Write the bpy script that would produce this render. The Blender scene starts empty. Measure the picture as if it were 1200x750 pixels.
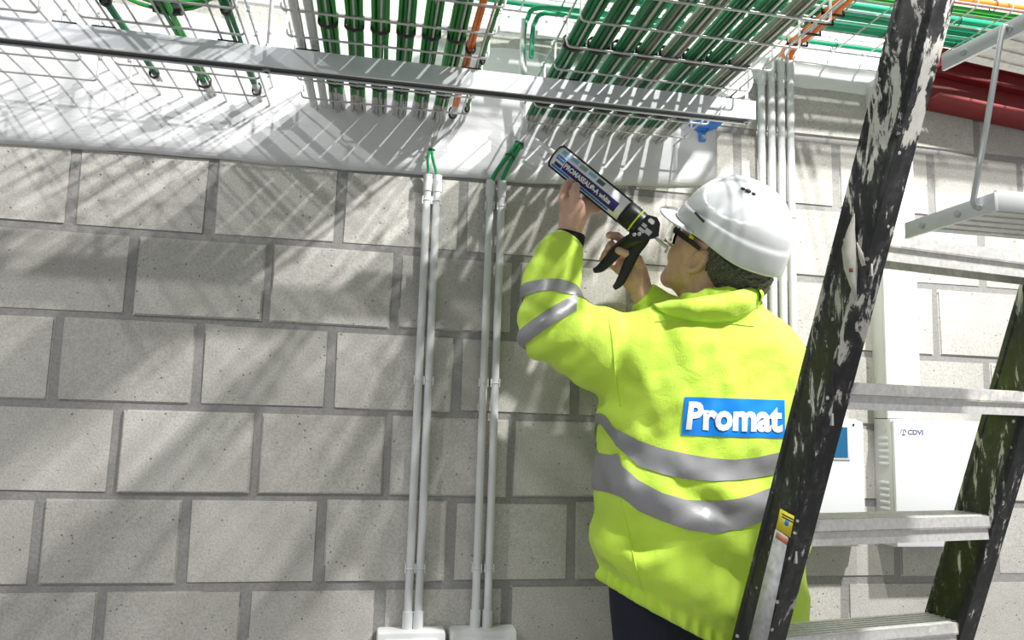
import bpy, bmesh, math, random
import numpy as np
from mathutils import Vector, Matrix
from mathutils.bvhtree import BVHTree

random.seed(7)
rng = np.random.default_rng(7)
scene = bpy.context.scene
COL = scene.collection

# ------------------------------------------------------------------ camera
FPX, YAW, PITCH, ROLL = 867.308, 0.179782, 0.118611, 0.031413
CAM = np.array([0.0, -1.8246, 1.25])
_f = np.array([math.sin(YAW)*math.cos(PITCH), math.cos(YAW)*math.cos(PITCH), math.sin(PITCH)])
_r = np.array([math.cos(YAW), -math.sin(YAW), 0.0]); _u = np.cross(_r, _f)
CR = _r*math.cos(ROLL) + _u*math.sin(ROLL)
CU = -_r*math.sin(ROLL) + _u*math.cos(ROLL)
cam_d = bpy.data.cameras.new('camera'); cam = bpy.data.objects.new('camera', cam_d); COL.objects.link(cam)
cam_d.sensor_width = 36.0; cam_d.lens = 36.0*FPX/1200.0; cam_d.clip_start = 0.05
M = Matrix(((CR[0], CU[0], -_f[0], CAM[0]), (CR[1], CU[1], -_f[1], CAM[1]), (CR[2], CU[2], -_f[2], CAM[2]), (0, 0, 0, 1)))
cam.matrix_world = M
scene.camera = cam

# ------------------------------------------------------------------ world, lamps, exposure
scene.view_settings.view_transform = 'Standard'
scene.view_settings.look = 'None'
scene.view_settings.gamma = 1.0
scene.view_settings.use_curve_mapping = False
scene.view_settings.exposure = 0.0
w = bpy.data.worlds.new('hall_daylight'); scene.world = w; w.use_nodes = True
w.node_tree.nodes['Background'].inputs[0].default_value = (0.96, 0.98, 1.0, 1)
w.node_tree.nodes['Background'].inputs[1].default_value = 0.47

def lamp(name, loc, target, power, size, color=(1, 1, 1)):
    d = bpy.data.lights.new(name, 'AREA'); d.shape = 'DISK'; d.size = size; d.energy = power; d.color = color
    o = bpy.data.objects.new(name, d); COL.objects.link(o); o.location = loc
    o.rotation_euler = (Vector(target) - Vector(loc)).to_track_quat('-Z', 'Y').to_euler()
    return o
lamp('flood_lamp', (1.85, -1.50, 3.58), (0.6, 0.0, 1.3), 134.0, 0.080, (1.0, 0.985, 0.96))
lamp('flood_lamp', (0.90, -1.30, 3.15), (0.45, 0.0, 1.3), 32.0, 0.045, (1.0, 0.985, 0.96))
lamp('flood_lamp', (-1.75, -1.40, 3.1), (-0.3, 0.0, 1.5), 22.0, 0.055, (1.0, 0.99, 0.97))

# ------------------------------------------------------------------ helpers
def ray(x, y): return _f + CR*(x-600)/FPX + CU*(375-y)/FPX
def P(x, y, t):                       # photograph point at distance t in front of the camera
    return CAM + ray(x, y)*t
def aty(x, y, yy=0.0):                # photograph point on the plane y = yy
    d = ray(x, y); return CAM + d*((yy-CAM[1])/d[1])
def atz(x, y, zz):
    d = ray(x, y); return CAM + d*((zz-CAM[2])/d[2])

def tag(o, label=None, cat=None, group=None, kind=None):
    if label: o['label'] = label
    if cat: o['category'] = cat
    if group: o['group'] = group
    if kind: o['kind'] = kind
    return o
def empty(name, loc=(0, 0, 0), label=None, cat=None, group=None, kind=None):
    o = bpy.data.objects.new(name, None); COL.objects.link(o); o.location = Vector(loc); o.empty_display_size = 0.05
    return tag(o, label, cat, group, kind)
def link(name, me, parent=None, loc=None, mat=None):
    o = bpy.data.objects.new(name, me); COL.objects.link(o)
    if parent is not None:
        o.parent = parent
        pl = parent.matrix_basis.copy()
        if parent.parent is not None: pl = parent.parent.matrix_basis @ parent.matrix_parent_inverse @ pl if False else pl
        o.matrix_parent_inverse = world_of(parent).inverted()
    if loc is not None: o.location = Vector(loc)
    if mat is not None: o.matrix_basis = mat
    return o
def world_of(o):
    m = o.matrix_basis.copy()
    if o.parent is not None: m = world_of(o.parent) @ o.matrix_parent_inverse @ m
    return m

class MB:
    def __init__(s): s.v = []; s.f = []; s.sm = []
    def add(s, v, f, smooth=False):
        b = len(s.v); s.v += [tuple(map(float, q)) for q in v]
        s.f += [tuple(b+i for i in q) for q in f]; s.sm += [smooth]*len(f); return s
    def box(s, lo, hi, M=None, bev=0.0):
        x0, y0, z0 = lo; x1, y1, z1 = hi
        if bev <= 0:
            v = [(x0,y0,z0),(x1,y0,z0),(x1,y1,z0),(x0,y1,z0),(x0,y0,z1),(x1,y0,z1),(x1,y1,z1),(x0,y1,z1)]
            f = [(0,3,2,1),(4,5,6,7),(0,1,5,4),(1,2,6,5),(2,3,7,6),(3,0,4,7)]
        else:
            bm = bmesh.new(); bmesh.ops.create_cube(bm, size=1)
            for q in bm.verts: q.co = Vector(((x0+x1)/2+q.co.x*(x1-x0), (y0+y1)/2+q.co.y*(y1-y0), (z0+z1)/2+q.co.z*(z1-z0)))
            bmesh.ops.bevel(bm, geom=bm.edges[:], offset=bev, segments=2, affect='EDGES', profile=0.5)
            bm.verts.index_update(); v = [tuple(q.co) for q in bm.verts]; f = [tuple(q.index for q in k.verts) for k in bm.faces]; bm.free()
        if M is not None: v = [tuple(M @ Vector(q)) for q in v]
        return s.add(v, f)
    def tube(s, pts, r, n=8, caps=True, flat=(1, 1), up=None):
        pts = [np.array(q, float) for q in pts]; m = len(pts)
        rs = r if hasattr(r, '__len__') else [r]*m
        tang = []
        for i in range(m):
            a = pts[max(i-1, 0)]; b = pts[min(i+1, m-1)]; d = b-a; tang.append(d/(np.linalg.norm(d)+1e-12))
        ref = np.array(up, float) if up is not None else (np.array([0, 0, 1.0]) if abs(tang[0][2]) < 0.9 else np.array([1.0, 0, 0]))
        V = []; nprev = ref - tang[0]*ref.dot(tang[0]); nprev /= np.linalg.norm(nprev)
        for i in range(m):
            nn = nprev - tang[i]*nprev.dot(tang[i]); nn /= np.linalg.norm(nn); bb = np.cross(tang[i], nn); nprev = nn
            for k in range(n):
                a = 2*math.pi*(k+0.5)/n; V.append(pts[i] + rs[i]*(nn*math.cos(a)*flat[0] + bb*math.sin(a)*flat[1]))
        F = []
        for i in range(m-1):
            for k in range(n):
                F.append((i*n+k, i*n+(k+1) % n, (i+1)*n+(k+1) % n, (i+1)*n+k))
        s.add(V, F, n > 5)
        if caps:
            b = len(s.v) - len(V)
            s.f.append(tuple(b+k for k in range(n))[::-1]); s.f.append(tuple(b+(m-1)*n+k for k in range(n))); s.sm += [False, False]
        return s
    def ring(s, c, R, r, ax=(0, 1, 0), n=16, m=6, a0=0, a1=2*math.pi, ell=(1, 1), up=None):
        ax = Vector(ax).normalized(); u = Vector(up) if up is not None else (Vector((0, 0, 1)) if abs(ax.z) < .9 else Vector((1, 0, 0)))
        u = (u - ax*u.dot(ax)).normalized(); v = ax.cross(u); c = Vector(c)
        full = abs(a1-a0-2*math.pi) < 1e-6
        pts = [c + u*math.cos(a0+(a1-a0)*i/n)*R*ell[0] + v*math.sin(a0+(a1-a0)*i/n)*R*ell[1] for i in range(n+1)]
        return s.tube(pts, r, m, caps=not full)
    def lathe(s, prof, c, ax=(0, 0, 1), n=20, up=None):
        ax = Vector(ax).normalized(); u = Vector(up) if up is not None else (Vector((0, 0, 1)) if abs(ax.z) < .9 else Vector((1, 0, 0)))
        u = (u - ax*u.dot(ax)).normalized(); v = ax.cross(u); c = Vector(c); V = []; F = []
        for (rad, h) in prof:
            for k in range(n):
                a = 2*math.pi*k/n; V.append(tuple(c + ax*h + (u*math.cos(a)+v*math.sin(a))*rad))
        for i in range(len(prof)-1):
            for k in range(n): F.append((i*n+k, i*n+(k+1) % n, (i+1)*n+(k+1) % n, (i+1)*n+k))
        F.append(tuple(range(n))[::-1]); F.append(tuple((len(prof)-1)*n+k for k in range(n)))
        return s.add(V, F, True)
    def mesh(s, name, mat):
        me = bpy.data.meshes.new(name); me.from_pydata(s.v, [], s.f); me.update()
        me.polygons.foreach_set('use_smooth', s.sm)
        bm = bmesh.new(); bm.from_mesh(me); bmesh.ops.recalc_face_normals(bm, faces=bm.faces); bm.to_mesh(me); bm.free()
        try: me.set_sharp_from_angle(angle=math.radians(42))
        except Exception: pass
        if mat: me.materials.append(mat)
        return me
    def build(s, name, mat, parent=None):
        return link(name, s.mesh(name, mat), parent)

# ------------------------------------------------------------------ materials
def nt(name):
    m = bpy.data.materials.new(name); m.use_nodes = True
    return m, m.node_tree.nodes, m.node_tree.links, m.node_tree.nodes['Principled BSDF']
def simple(name, col, rough=0.5, metal=0.0, bump=0.0, bscale=40, var=0.0, spec=0.5, trans=0.0, sheen=0.0, rand=0.0):
    m, N, L, b = nt(name)
    b.inputs['Base Color'].default_value = (*col, 1); b.inputs['Roughness'].default_value = rough; b.inputs['Metallic'].default_value = metal
    b.inputs['Specular IOR Level'].default_value = spec
    if trans: b.inputs['Transmission Weight'].default_value = trans
    if sheen: b.inputs['Sheen Weight'].default_value = sheen
    if var or bump:
        tc = N.new('ShaderNodeTexCoord'); nz = N.new('ShaderNodeTexNoise'); nz.inputs['Scale'].default_value = bscale; nz.inputs['Detail'].default_value = 5
        L.new(tc.outputs['Object'], nz.inputs['Vector'])
        if var:
            hs = N.new('ShaderNodeHueSaturation'); hs.inputs['Color'].default_value = (*col, 1)
            mr = N.new('ShaderNodeMapRange'); mr.inputs[1].default_value = 0.25; mr.inputs[2].default_value = 0.75; mr.inputs[3].default_value = 1-var; mr.inputs[4].default_value = 1+var
            L.new(nz.outputs['Fac'], mr.inputs[0]); L.new(mr.outputs[0], hs.inputs['Value']); L.new(hs.outputs[0], b.inputs['Base Color'])
        if bump:
            bp = N.new('ShaderNodeBump'); bp.inputs['Strength'].default_value = bump; bp.inputs['Distance'].default_value = 0.002
            L.new(nz.outputs['Fac'], bp.inputs['Height']); L.new(bp.outputs[0], b.inputs['Normal'])
    return m
def mixc(N, L, fac, a, b):
    x = N.new('ShaderNodeMix'); x.data_type = 'RGBA'
    if isinstance(fac, (int, float)): x.inputs[0].default_value = fac
    else: L.new(fac, x.inputs[0])
    for s, v in ((6, a), (7, b)):
        if isinstance(v, tuple): x.inputs[s].default_value = (*v, 1)
        else: L.new(v, x.inputs[s])
    return x.outputs[2]
def noise(N, L, vec, scale, detail=4, rough=0.55, dist=0.0):
    n = N.new('ShaderNodeTexNoise'); n.inputs['Scale'].default_value = scale; n.inputs['Detail'].default_value = detail
    n.inputs['Roughness'].default_value = rough; n.inputs['Distortion'].default_value = dist
    if vec is not None: L.new(vec, n.inputs['Vector'])
    return n.outputs['Fac']
def ramp(N, L, fac, lo, hi, a=0.0, b=1.0):
    m = N.new('ShaderNodeMapRange'); m.clamp = True
    m.inputs[1].default_value = lo; m.inputs[2].default_value = hi; m.inputs[3].default_value = a; m.inputs[4].default_value = b
    L.new(fac, m.inputs[0]); return m.outputs[0]
def math_(N, L, op, a, b=None):
    m = N.new('ShaderNodeMath'); m.operation = op
    for i, v in ((0, a), (1, b)):
        if v is None: continue
        if isinstance(v, (int, float)): m.inputs[i].default_value = v
        else: L.new(v, m.inputs[i])
    return m.outputs[0]

def mat_block():
    m, N, L, b = nt('concrete_block'); g = N.new('ShaderNodeNewGeometry'); pos = g.outputs['Position']; oi = N.new('ShaderNodeObjectInfo')
    big = noise(N, L, pos, 3.5, 4, 0.6); fine = noise(N, L, pos, 230, 3, 0.7); mid = noise(N, L, pos, 38, 5, 0.65)
    c = mixc(N, L, ramp(N, L, big, 0.3, 0.72), (0.49, 0.475, 0.44), (0.70, 0.685, 0.645))
    c = mixc(N, L, ramp(N, L, mid, 0.35, 0.7, 0, 0.35), c, (0.70, 0.68, 0.65))
    c = mixc(N, L, ramp(N, L, fine, 0.32, 0.60, 0.6, 0.0), c, (0.33, 0.315, 0.28))
    hs = N.new('ShaderNodeHueSaturation'); L.new(c, hs.inputs['Color']); L.new(ramp(N, L, oi.outputs['Random'], 0, 1, 0.90, 1.08), hs.inputs['Value'])
    vo = N.new('ShaderNodeTexVoronoi'); vo.inputs['Scale'].default_value = 55; L.new(pos, vo.inputs['Vector'])
    pit = math_(N, L, 'MULTIPLY', ramp(N, L, vo.outputs['Distance'], 0.06, 0.15, 1, 0), ramp(N, L, noise(N, L, pos, 21, 2), 0.47, 0.56))
    c = mixc(N, L, math_(N, L, 'MULTIPLY', pit, 0.75), hs.outputs[0], (0.10, 0.095, 0.085))
    st = ramp(N, L, noise(N, L, pos, 9, 3, 0.5, 0.4), 0.74, 0.80, 0, 0.5)
    c = mixc(N, L, st, c, (0.27, 0.235, 0.18))
    L.new(c, b.inputs['Base Color']); b.inputs['Roughness'].default_value = 0.92; b.inputs['Specular IOR Level'].default_value = 0.15
    h = math_(N, L, 'SUBTRACT', math_(N, L, 'ADD', math_(N, L, 'MULTIPLY', fine, 0.5), math_(N, L, 'MULTIPLY', mid, 0.6)), math_(N, L, 'MULTIPLY', pit, 1.5))
    bp = N.new('ShaderNodeBump'); bp.inputs['Strength'].default_value = 0.55; bp.inputs['Distance'].default_value = 0.0025; L.new(h, bp.inputs['Height']); L.new(bp.outputs[0], b.inputs['Normal'])
    return m
def mat_coating():
    m, N, L, b = nt('white_coating'); g = N.new('ShaderNodeNewGeometry'); mp = N.new('ShaderNodeMapping'); mp.inputs['Scale'].default_value = (6, 40, 160)
    L.new(g.outputs['Position'], mp.inputs['Vector']); br = noise(N, L, mp.outputs[0], 1.0, 5, 0.6, 0.3); big = noise(N, L, g.outputs['Position'], 5, 3)
    c = mixc(N, L, ramp(N, L, big, 0.3, 0.7), (0.70, 0.705, 0.72), (0.80, 0.805, 0.82))
    c = mixc(N, L, ramp(N, L, br, 0.3, 0.45, 0.25, 0), c, (0.62, 0.625, 0.63))
    L.new(c, b.inputs['Base Color']); b.inputs['Roughness'].default_value = 0.6
    bp = N.new('ShaderNodeBump'); bp.inputs['Strength'].default_value = 0.5; bp.inputs['Distance'].default_value = 0.002; L.new(br, bp.inputs['Height']); L.new(bp.outputs[0], b.inputs['Normal'])
    return m
def mat_cable(name, c1, c2, reach=0.105, paint=True):
    m, N, L, b = nt(name); oi = N.new('ShaderNodeObjectInfo'); g = N.new('ShaderNodeNewGeometry')
    c = mixc(N, L, oi.outputs['Random'], c1, c2)
    if paint:
        sp = N.new('ShaderNodeSeparateXYZ'); L.new(g.outputs['Position'], sp.inputs[0])
        e = math_(N, L, 'ADD', sp.outputs['Y'], math_(N, L, 'MULTIPLY', noise(N, L, g.outputs['Position'], 26, 3), 0.06))
        pc = mixc(N, L, ramp(N, L, noise(N, L, g.outputs['Position'], 90, 4), 0.35, 0.65), (0.48, 0.48, 0.46), (0.74, 0.74, 0.73))
        c = mixc(N, L, ramp(N, L, e, -reach+0.028, -reach+0.034), c, pc)
    L.new(c, b.inputs['Base Color']); b.inputs['Roughness'].default_value = 0.38
    return m
def mat_rail():
    m, N, L, b = nt('splattered_black_rail'); tc = N.new('ShaderNodeTexCoord'); pos = tc.outputs['Object']
    mp = N.new('ShaderNodeMapping'); mp.inputs['Scale'].default_value = (2.2, 2.2, 0.55); L.new(pos, mp.inputs['Vector'])
    n1 = noise(N, L, mp.outputs[0], 16, 8, 0.68, 0.5); n2 = noise(N, L, pos, 70, 4, 0.6); n3 = noise(N, L, pos, 4, 2)
    sx = N.new('ShaderNodeSeparateXYZ'); L.new(pos, sx.inputs[0])
    hh = ramp(N, L, sx.outputs['Z'], 0.55, 1.75, -0.03, 0.085)       # more paint has run down the upper end
    v = math_(N, L, 'ADD', math_(N, L, 'ADD', n1, math_(N, L, 'MULTIPLY', math_(N, L, 'SUBTRACT', n3, 0.5), 0.25)), hh)
    mask = ramp(N, L, v, 0.595, 0.625)
    vo = N.new('ShaderNodeTexVoronoi'); vo.inputs['Scale'].default_value = 42; L.new(pos, vo.inputs['Vector'])
    dots = math_(N, L, 'MULTIPLY', ramp(N, L, vo.outputs['Distance'], 0.13, 0.17, 1, 0), ramp(N, L, noise(N, L, pos, 12, 2), 0.5, 0.55))
    mask = math_(N, L, 'MAXIMUM', mask, dots)
    smear = ramp(N, L, v, 0.46, 0.62, 0.0, 0.14)
    base = mixc(N, L, math_(N, L, 'MULTIPLY', smear, ramp(N, L, n2, 0.4, 0.6)), (0.012, 0.012, 0.014), (0.42, 0.42, 0.42))
    paint = mixc(N, L, n2, (0.50, 0.48, 0.44), (0.78, 0.76, 0.72))
    L.new(mixc(N, L, mask, base, paint), b.inputs['Base Color']); L.new(ramp(N, L, mask, 0, 1, 0.38, 0.7), b.inputs['Roughness'])
    bp = N.new('ShaderNodeBump'); bp.inputs['Strength'].default_value = 0.5; bp.inputs['Distance'].default_value = 0.0015; L.new(mask, bp.inputs['Height']); L.new(bp.outputs[0], b.inputs['Normal'])
    return m
def mat_alu():
    m, N, L, b = nt('worn_aluminium'); tc = N.new('ShaderNodeTexCoord'); pos = tc.outputs['Object']
    n = noise(N, L, pos, 26, 5, 0.65); k = ramp(N, L, n, 0.56, 0.62)
    c = mixc(N, L, ramp(N, L, noise(N, L, pos, 120, 3), 0.3, 0.7), (0.60, 0.59, 0.57), (0.76, 0.75, 0.73))
    L.new(mixc(N, L, k, c, (0.80, 0.77, 0.68)), b.inputs['Base Color']); L.new(ramp(N, L, k, 0, 1, 0.3, 0.05), b.inputs['Metallic']); b.inputs['Roughness'].default_value = 0.5
    return m
MT = dict(
    block=mat_block(), coat=mat_coating(),
    mortar=simple('mortar', (0.315, 0.31, 0.30), 0.95, bump=0.6, bscale=140, var=0.14, spec=0.1),
    floor=simple('floor_concrete', (0.34, 0.335, 0.325), 0.85, bump=0.3, bscale=30, var=0.1),
    upper=simple('pale_concrete', (0.66, 0.66, 0.66), 0.9, bump=0.3, bscale=40, var=0.08, spec=0.1),
    wire=simple('galvanised_wire', (0.56, 0.56, 0.55), 0.42, metal=0.6, var=0.12, bscale=60),
    strut=simple('galvanised_channel', (0.74, 0.76, 0.79), 0.38, metal=0.35, var=0.06, bscale=25),
    strut_dark=simple('channel_inside_shade', (0.10, 0.10, 0.11), 0.5, metal=0.6),  # near-black copy of the galvanised tone, shade put into the colour
    green=mat_cable('green_cable', (0.004, 0.115, 0.038), (0.008, 0.235, 0.085)),
    bgreen=mat_cable('bright_green_cable', (0.012, 0.20, 0.03), (0.03, 0.32, 0.045)),
    tgreen=mat_cable('teal_green_cable', (0.010, 0.30, 0.15), (0.02, 0.40, 0.21), paint=False),
    lgreen=mat_cable('light_green_cable', (0.04, 0.36, 0.05), (0.06, 0.42, 0.09), paint=False),
    taupe=mat_cable('grey_cable', (0.23, 0.24, 0.20), (0.33, 0.33, 0.28)),
    orange=mat_cable('orange_cable', (0.78, 0.16, 0.02), (0.85, 0.22, 0.04)),
    orange2=mat_cable('orange_cable_upper', (0.78, 0.16, 0.02), (0.85, 0.22, 0.04), paint=False),
    tie=simple('black_cable_tie', (0.012, 0.012, 0.013), 0.45),
    pvc=simple('grey_white_pvc', (0.70, 0.715, 0.72), 0.38, var=0.03, bscale=8),
    clip=simple('white_clip', (0.76, 0.77, 0.77), 0.45),
    cabinet=simple('cabinet_enamel', (0.80, 0.81, 0.835), 0.35),
    cabside=simple('cabinet_side_enamel', (0.72, 0.725, 0.73), 0.4),
    slot=simple('dark_slot', (0.03, 0.03, 0.035), 0.7),
    trunk=simple('white_trunking', (0.84, 0.85, 0.86), 0.4),
    red=simple('red_oxide_paint', (0.22, 0.018, 0.022), 0.5, var=0.18, bscale=9),
    redl=simple('red_end_paint', (0.42, 0.03, 0.04), 0.45),
    blue=simple('blue_plastic', (0.05, 0.24, 0.72), 0.4),
    rail=mat_rail(), alu=mat_alu(),
    steel=simple('zinc_steel', (0.55, 0.56, 0.57), 0.35, metal=0.8),
    white=simple('white_print', (0.86, 0.86, 0.86), 0.5),
    navy=simple('navy_print', (0.035, 0.02, 0.16), 0.4),
    promat=simple('blue_print', (0.0, 0.235, 0.80), 0.5),
    sky=simple('light_blue_print', (0.28, 0.58, 0.85), 0.45),
    yellow=simple('yellow_sticker', (0.82, 0.68, 0.04), 0.5),
    greyst=simple('worn_grey_sticker', (0.55, 0.55, 0.56), 0.6, var=0.3, bscale=60),
    orangest=simple('faded_orange_print', (0.70, 0.28, 0.18), 0.6, var=0.2, bscale=90),
    screen=simple('blue_window', (0.02, 0.13, 0.27), 0.5, spec=0.2),
    black=simple('black_plastic', (0.012, 0.012, 0.013), 0.4),
    lime=simple('lime_ring', (0.62, 0.80, 0.03), 0.5),
)

def text_mesh(txt, size, mat, bold=0.0, name='lettering'):
    c = bpy.data.curves.new('lettering_curve', 'FONT'); c.body = txt; c.size = 1.0; c.offset = bold; c.align_x = 'LEFT'; c.resolution_u = 3; c.fill_mode = 'FRONT'
    o = bpy.data.objects.new('lettering_curve', c); COL.objects.link(o)
    dg = bpy.context.evaluated_depsgraph_get(); dg.update()
    me = bpy.data.meshes.new_from_object(o.evaluated_get(dg)); bpy.data.objects.remove(o); bpy.data.curves.remove(c)
    v = np.array([q.co[:2] for q in me.vertices]); lo = v.min(0); hi = v.max(0)
    s = size/(hi[1]-lo[1]) if size > 0 else 1
    for q in me.vertices: q.co = Vector(((q.co.x-lo[0])*s, (q.co.y-lo[1])*s, 0))
    me.name = name; me.materials.clear(); me.materials.append(mat)
    return me, (hi-lo)*s

# ------------------------------------------------------------------ the setting
fl = MB(); fl.box((-4, -5, -0.1), (5, 0.3, 0)); tag(fl.build('floor', MT['floor']), kind='structure')
WZ0, BW, BH, JX, JZ = 1.6288, 0.3015, 0.2, 0.0175, 0.0135
XA = -0.7077; XB = XA + 0.1430
WTOP = WZ0 + 3*BH - 0.0                       # 2.229
wb = MB(); wb.box((-3.4, -0.0015, 0), (4.6, 0.25, WTOP)); wall = tag(wb.build('wall_back', MT['mortar']), 'grey concrete block wall with thick mortar joints', None, None, 'structure')
variants = []
for k in range(7):
    bm = bmesh.new(); bmesh.ops.create_cube(bm, size=1)
    sx, sz = (BW-JX)*(1-0.012*rng.random()), (BH-JZ)*(1-0.014*rng.random())
    for q in bm.verts: q.co = Vector((q.co.x*sx+rng.normal()*0.0012, q.co.y*0.07+0.035-0.0, q.co.z*sz+rng.normal()*0.001))
    for q in bm.verts:
        if q.co.y < 0.02: q.co.y += rng.normal()*0.0012
    fe = [e for e in bm.edges if all(v.co.y < 0.03 for v in e.verts)]
    bmesh.ops.bevel(bm, geom=fe, offset=0.0035, segments=2, affect='EDGES')
    me = bpy.data.meshes.new('block'); bm.to_mesh(me); bm.free(); me.materials.append(MT['block']); variants.append(me)
nb = 0
for r in range(-3, 8):                        # r = 0 is the course just below line z = WZ0
    zc = WZ0 - (r+0.5)*BH
    x0 = (XA if r % 2 else XB)                # vertical joint positions
    for i in range(-6, 14):
        xc = x0 + (i+0.5)*BW
        if not (-2.2 < xc < 3.1): continue
        if zc > 1.83 and xc < 0.6 and zc < 2.1 and -1.3 < xc: pass
        link('block', variants[random.randrange(7)], wall, (xc, rng.normal()*0.0012 - 0.004, zc)); nb += 1
up = MB(); up.box((-3.4, 0.02, WTOP), (4.6, 0.25, 3.6)); tag(up.build('wall_upper', MT['upper']), 'pale smooth concrete above the block wall', None, None, 'structure')

# white fire-stop coating around the trays: brushed sheet with slightly uneven edges
def coating():
    xs = np.linspace(-1.75, 0.878, 60); mbx = MB(); lo = []; hi = []
    for x in xs:
        zb = float(np.interp(x, [-1.75, -0.88, 0.38, 0.88], [1.808, 1.815, 1.828, 1.862])) + 0.0016*math.sin(x*9)+0.001*math.sin(x*31+1)
        lo.append(zb); hi.append(2.175 + 0.008*math.sin(x*7)+0.005*math.sin(x*23))
    nz = 10; V = []; F = []
    for j in range(nz+1):
        for i, x in enumerate(xs): V.append((x, -0.0105, lo[i]+(hi[i]-lo[i])*j/nz))
    n = len(xs)
    for j in range(nz):
        for i in range(n-1): F.append((j*n+i, j*n+i+1, (j+1)*n+i+1, (j+1)*n+i))
    me = MB().add(V, F, True).mesh('trim_1', MT['coat'])
    o = link('trim_1', me); md = o.modifiers.new('thick', 'SOLIDIFY'); md.thickness = 0.009; md.offset = -1 if me.polygons[0].normal.y < 0 else 1
    return tag(o, 'white brushed fire-stop coating across the top of the wall', None, None, 'structure')
coating()
# coved pale sealant strip at the head of the wall
sl = MB()
prof = [(0.0, -0.055), (-0.004, -0.05), (-0.016, -0.03), (-0.018, 0.0), (-0.03, 0.012), (-0.03, 0.045), (0.0, 0.06)]
V = []; F = []; xs = np.linspace(0.9, 4.0, 50)
for i, x in enumerate(xs):
    for (y, z) in prof: V.append((x, y - 0.001*math.sin(i*1.9), WTOP-0.008+z+0.0010*math.sin(i*2.7)))
n = len(prof)
for i in range(len(xs)-1):
    for k in range(n-1): F.append((i*n+k, i*n+k+1, (i+1)*n+k+1, (i+1)*n+k))
sl.add(V, F, True); tag(sl.build('trim_2', MT['coat']), 'pale sealed joint along the head of the block wall', None, None, 'structure')

# ------------------------------------------------------------------ wire mesh trays
ZT = 1.9607; WR = 0.0024
def wire_tray(x0, nx, y0, y1, ycross, label, side=0.052, z=ZT, first=0.0, W=None):
    W = W or nx*0.05
    t = empty('wire_mesh_tray', (x0, y1, z), label, 'cable tray', 'wire mesh trays running into the wall')
    lm = MB().tube([(0, y0, 0), (0, y1, 0)], WR, 6).mesh('long_wire', MT['wire'])
    for i in range(nx+1): link('long_wire', lm, t, (x0+first+i*0.05, 0, z+2*WR))
    for x in (x0-0.0035, x0+W+0.0035): link('long_wire', lm, t, (x, 0, z+side))
    r = 0.009; pts = [(-0.0, 0, side+0.006), (0, 0, r+0.003)]
    for a in (30, 60, 90): pts.append((r-r*math.cos(math.radians(a)), 0, r-r*math.sin(math.radians(a))))
    pts2 = pts + [(W-q[0], 0, q[2]) for q in pts[::-1]]
    cm = MB().tube(pts2, WR, 6)
    for sgn, xx in ((1, 0), (-1, W)):                     # the bent hook over the top wire
        cm.tube([(xx, 0, side+0.006), (xx-sgn*0.0035, 0, side+0.0095), (xx-sgn*0.0075, 0, side+0.006), (xx-sgn*0.0075, 0, side-0.002)], WR, 6)
    cm = cm.mesh('cross_wire', MT['wire'])
    y = ycross
    while y > y1:
        link('cross_wire', cm, t, (x0, y, z)); y -= 0.1
    return t
Y1 = -2.3
wire_tray(0.337, 8, 0.03, Y1, -0.08, 'broad wire mesh tray on the right, over the worker, packed with green cables', first=0.020, W=0.44)
wire_tray(-0.206, 7, 0.03, Y1, -0.09, 'wire mesh tray in the middle holding six green bundles and two white pipes', first=0.032, W=0.40)
wire_tray(-0.587, 6, 0.03, Y1, -0.07, 'nearly empty wire mesh tray left of the middle tray, with three thin green cables')
wire_tray(-0.958, 6, 0.03, Y1, -0.065, 'empty wire mesh tray at the far left edge')

# ------------------------------------------------------------------ cables in the trays
CRD = 0.0040
def bundle(xc, zc, offs, mats, label, group, ties=(-0.465, -0.19), ya=0.03, yb=Y1, cat='cable bundle', rad=CRD, tw=None, flare=0.0):
    t = empty('cable_bundle', (xc, yb, zc), label, cat, group)
    ys = list(np.linspace(ya, -0.9, 9)) + list(np.linspace(-1.1, yb, 4))
    for k, (dx, dz) in enumerate(offs):
        ph = rng.random()*6; am = 0.0016
        pts = []
        for y in ys:
            sp = 1 + flare*max(0.0, (0.14+y)/0.14 if y > -0.14 else 0)
            pts.append((xc+dx*sp+am*math.sin(y*9+ph), y, zc+max(0, dz)+0.0006*math.sin(y*7+ph)))
        MB().tube(pts, rad, 8).build('cable', mats[k % len(mats)], t)
    w = max(abs(o[0]) for o in offs)+rad+0.001; h = max(o[1] for o in offs)+2*rad+0.002
    for y in ties:
        m = MB(); cx, cz = xc, zc-rad-0.004
        pts = [(cx-w, y, cz+0.004), (cx-w*0.75, y, cz-0.001), (cx, y, cz-0.004), (cx+w*0.75, y, cz-0.001), (cx+w, y, cz+0.004), (cx+w, y, cz+h), (cx+w*0.7, y, cz+h+0.006), (cx-w*0.7, y, cz+h+0.006), (cx-w, y, cz+h), (cx-w, y, cz+0.004)]
        m.tube(pts, 0.0030, 6, flat=(0.7, 2.4), up=(0, 0, 1)); m.build('cable_tie', MT['tie'], t)
    return t
def pack(n1, n2, r=CRD):
    o = [((i-(n1-1)/2)*2.02*r, 0.0) for i in range(n1)]
    o += [((i-(n2-1)/2)*2.05*r, 1.75*r) for i in range(n2)]
    return o
zb = ZT+2*WR*2+CRD+0.0005
G, BG, TP = MT['green'], MT['bgreen'], MT['taupe']
ordn = ['first', 'second', 'third', 'fourth', 'fifth', 'sixth', 'seventh', 'eighth']
rb = [(4, 3, [G]), (4, 3, [G]), (4, 2, [G, G, TP]), (4, 3, [G, TP, G, G]), (4, 3, [TP, G, TP, TP]), (4, 3, [G]), (4, 3, [G]), (4, 3, [TP, TP, G, TP, TP])]
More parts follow.
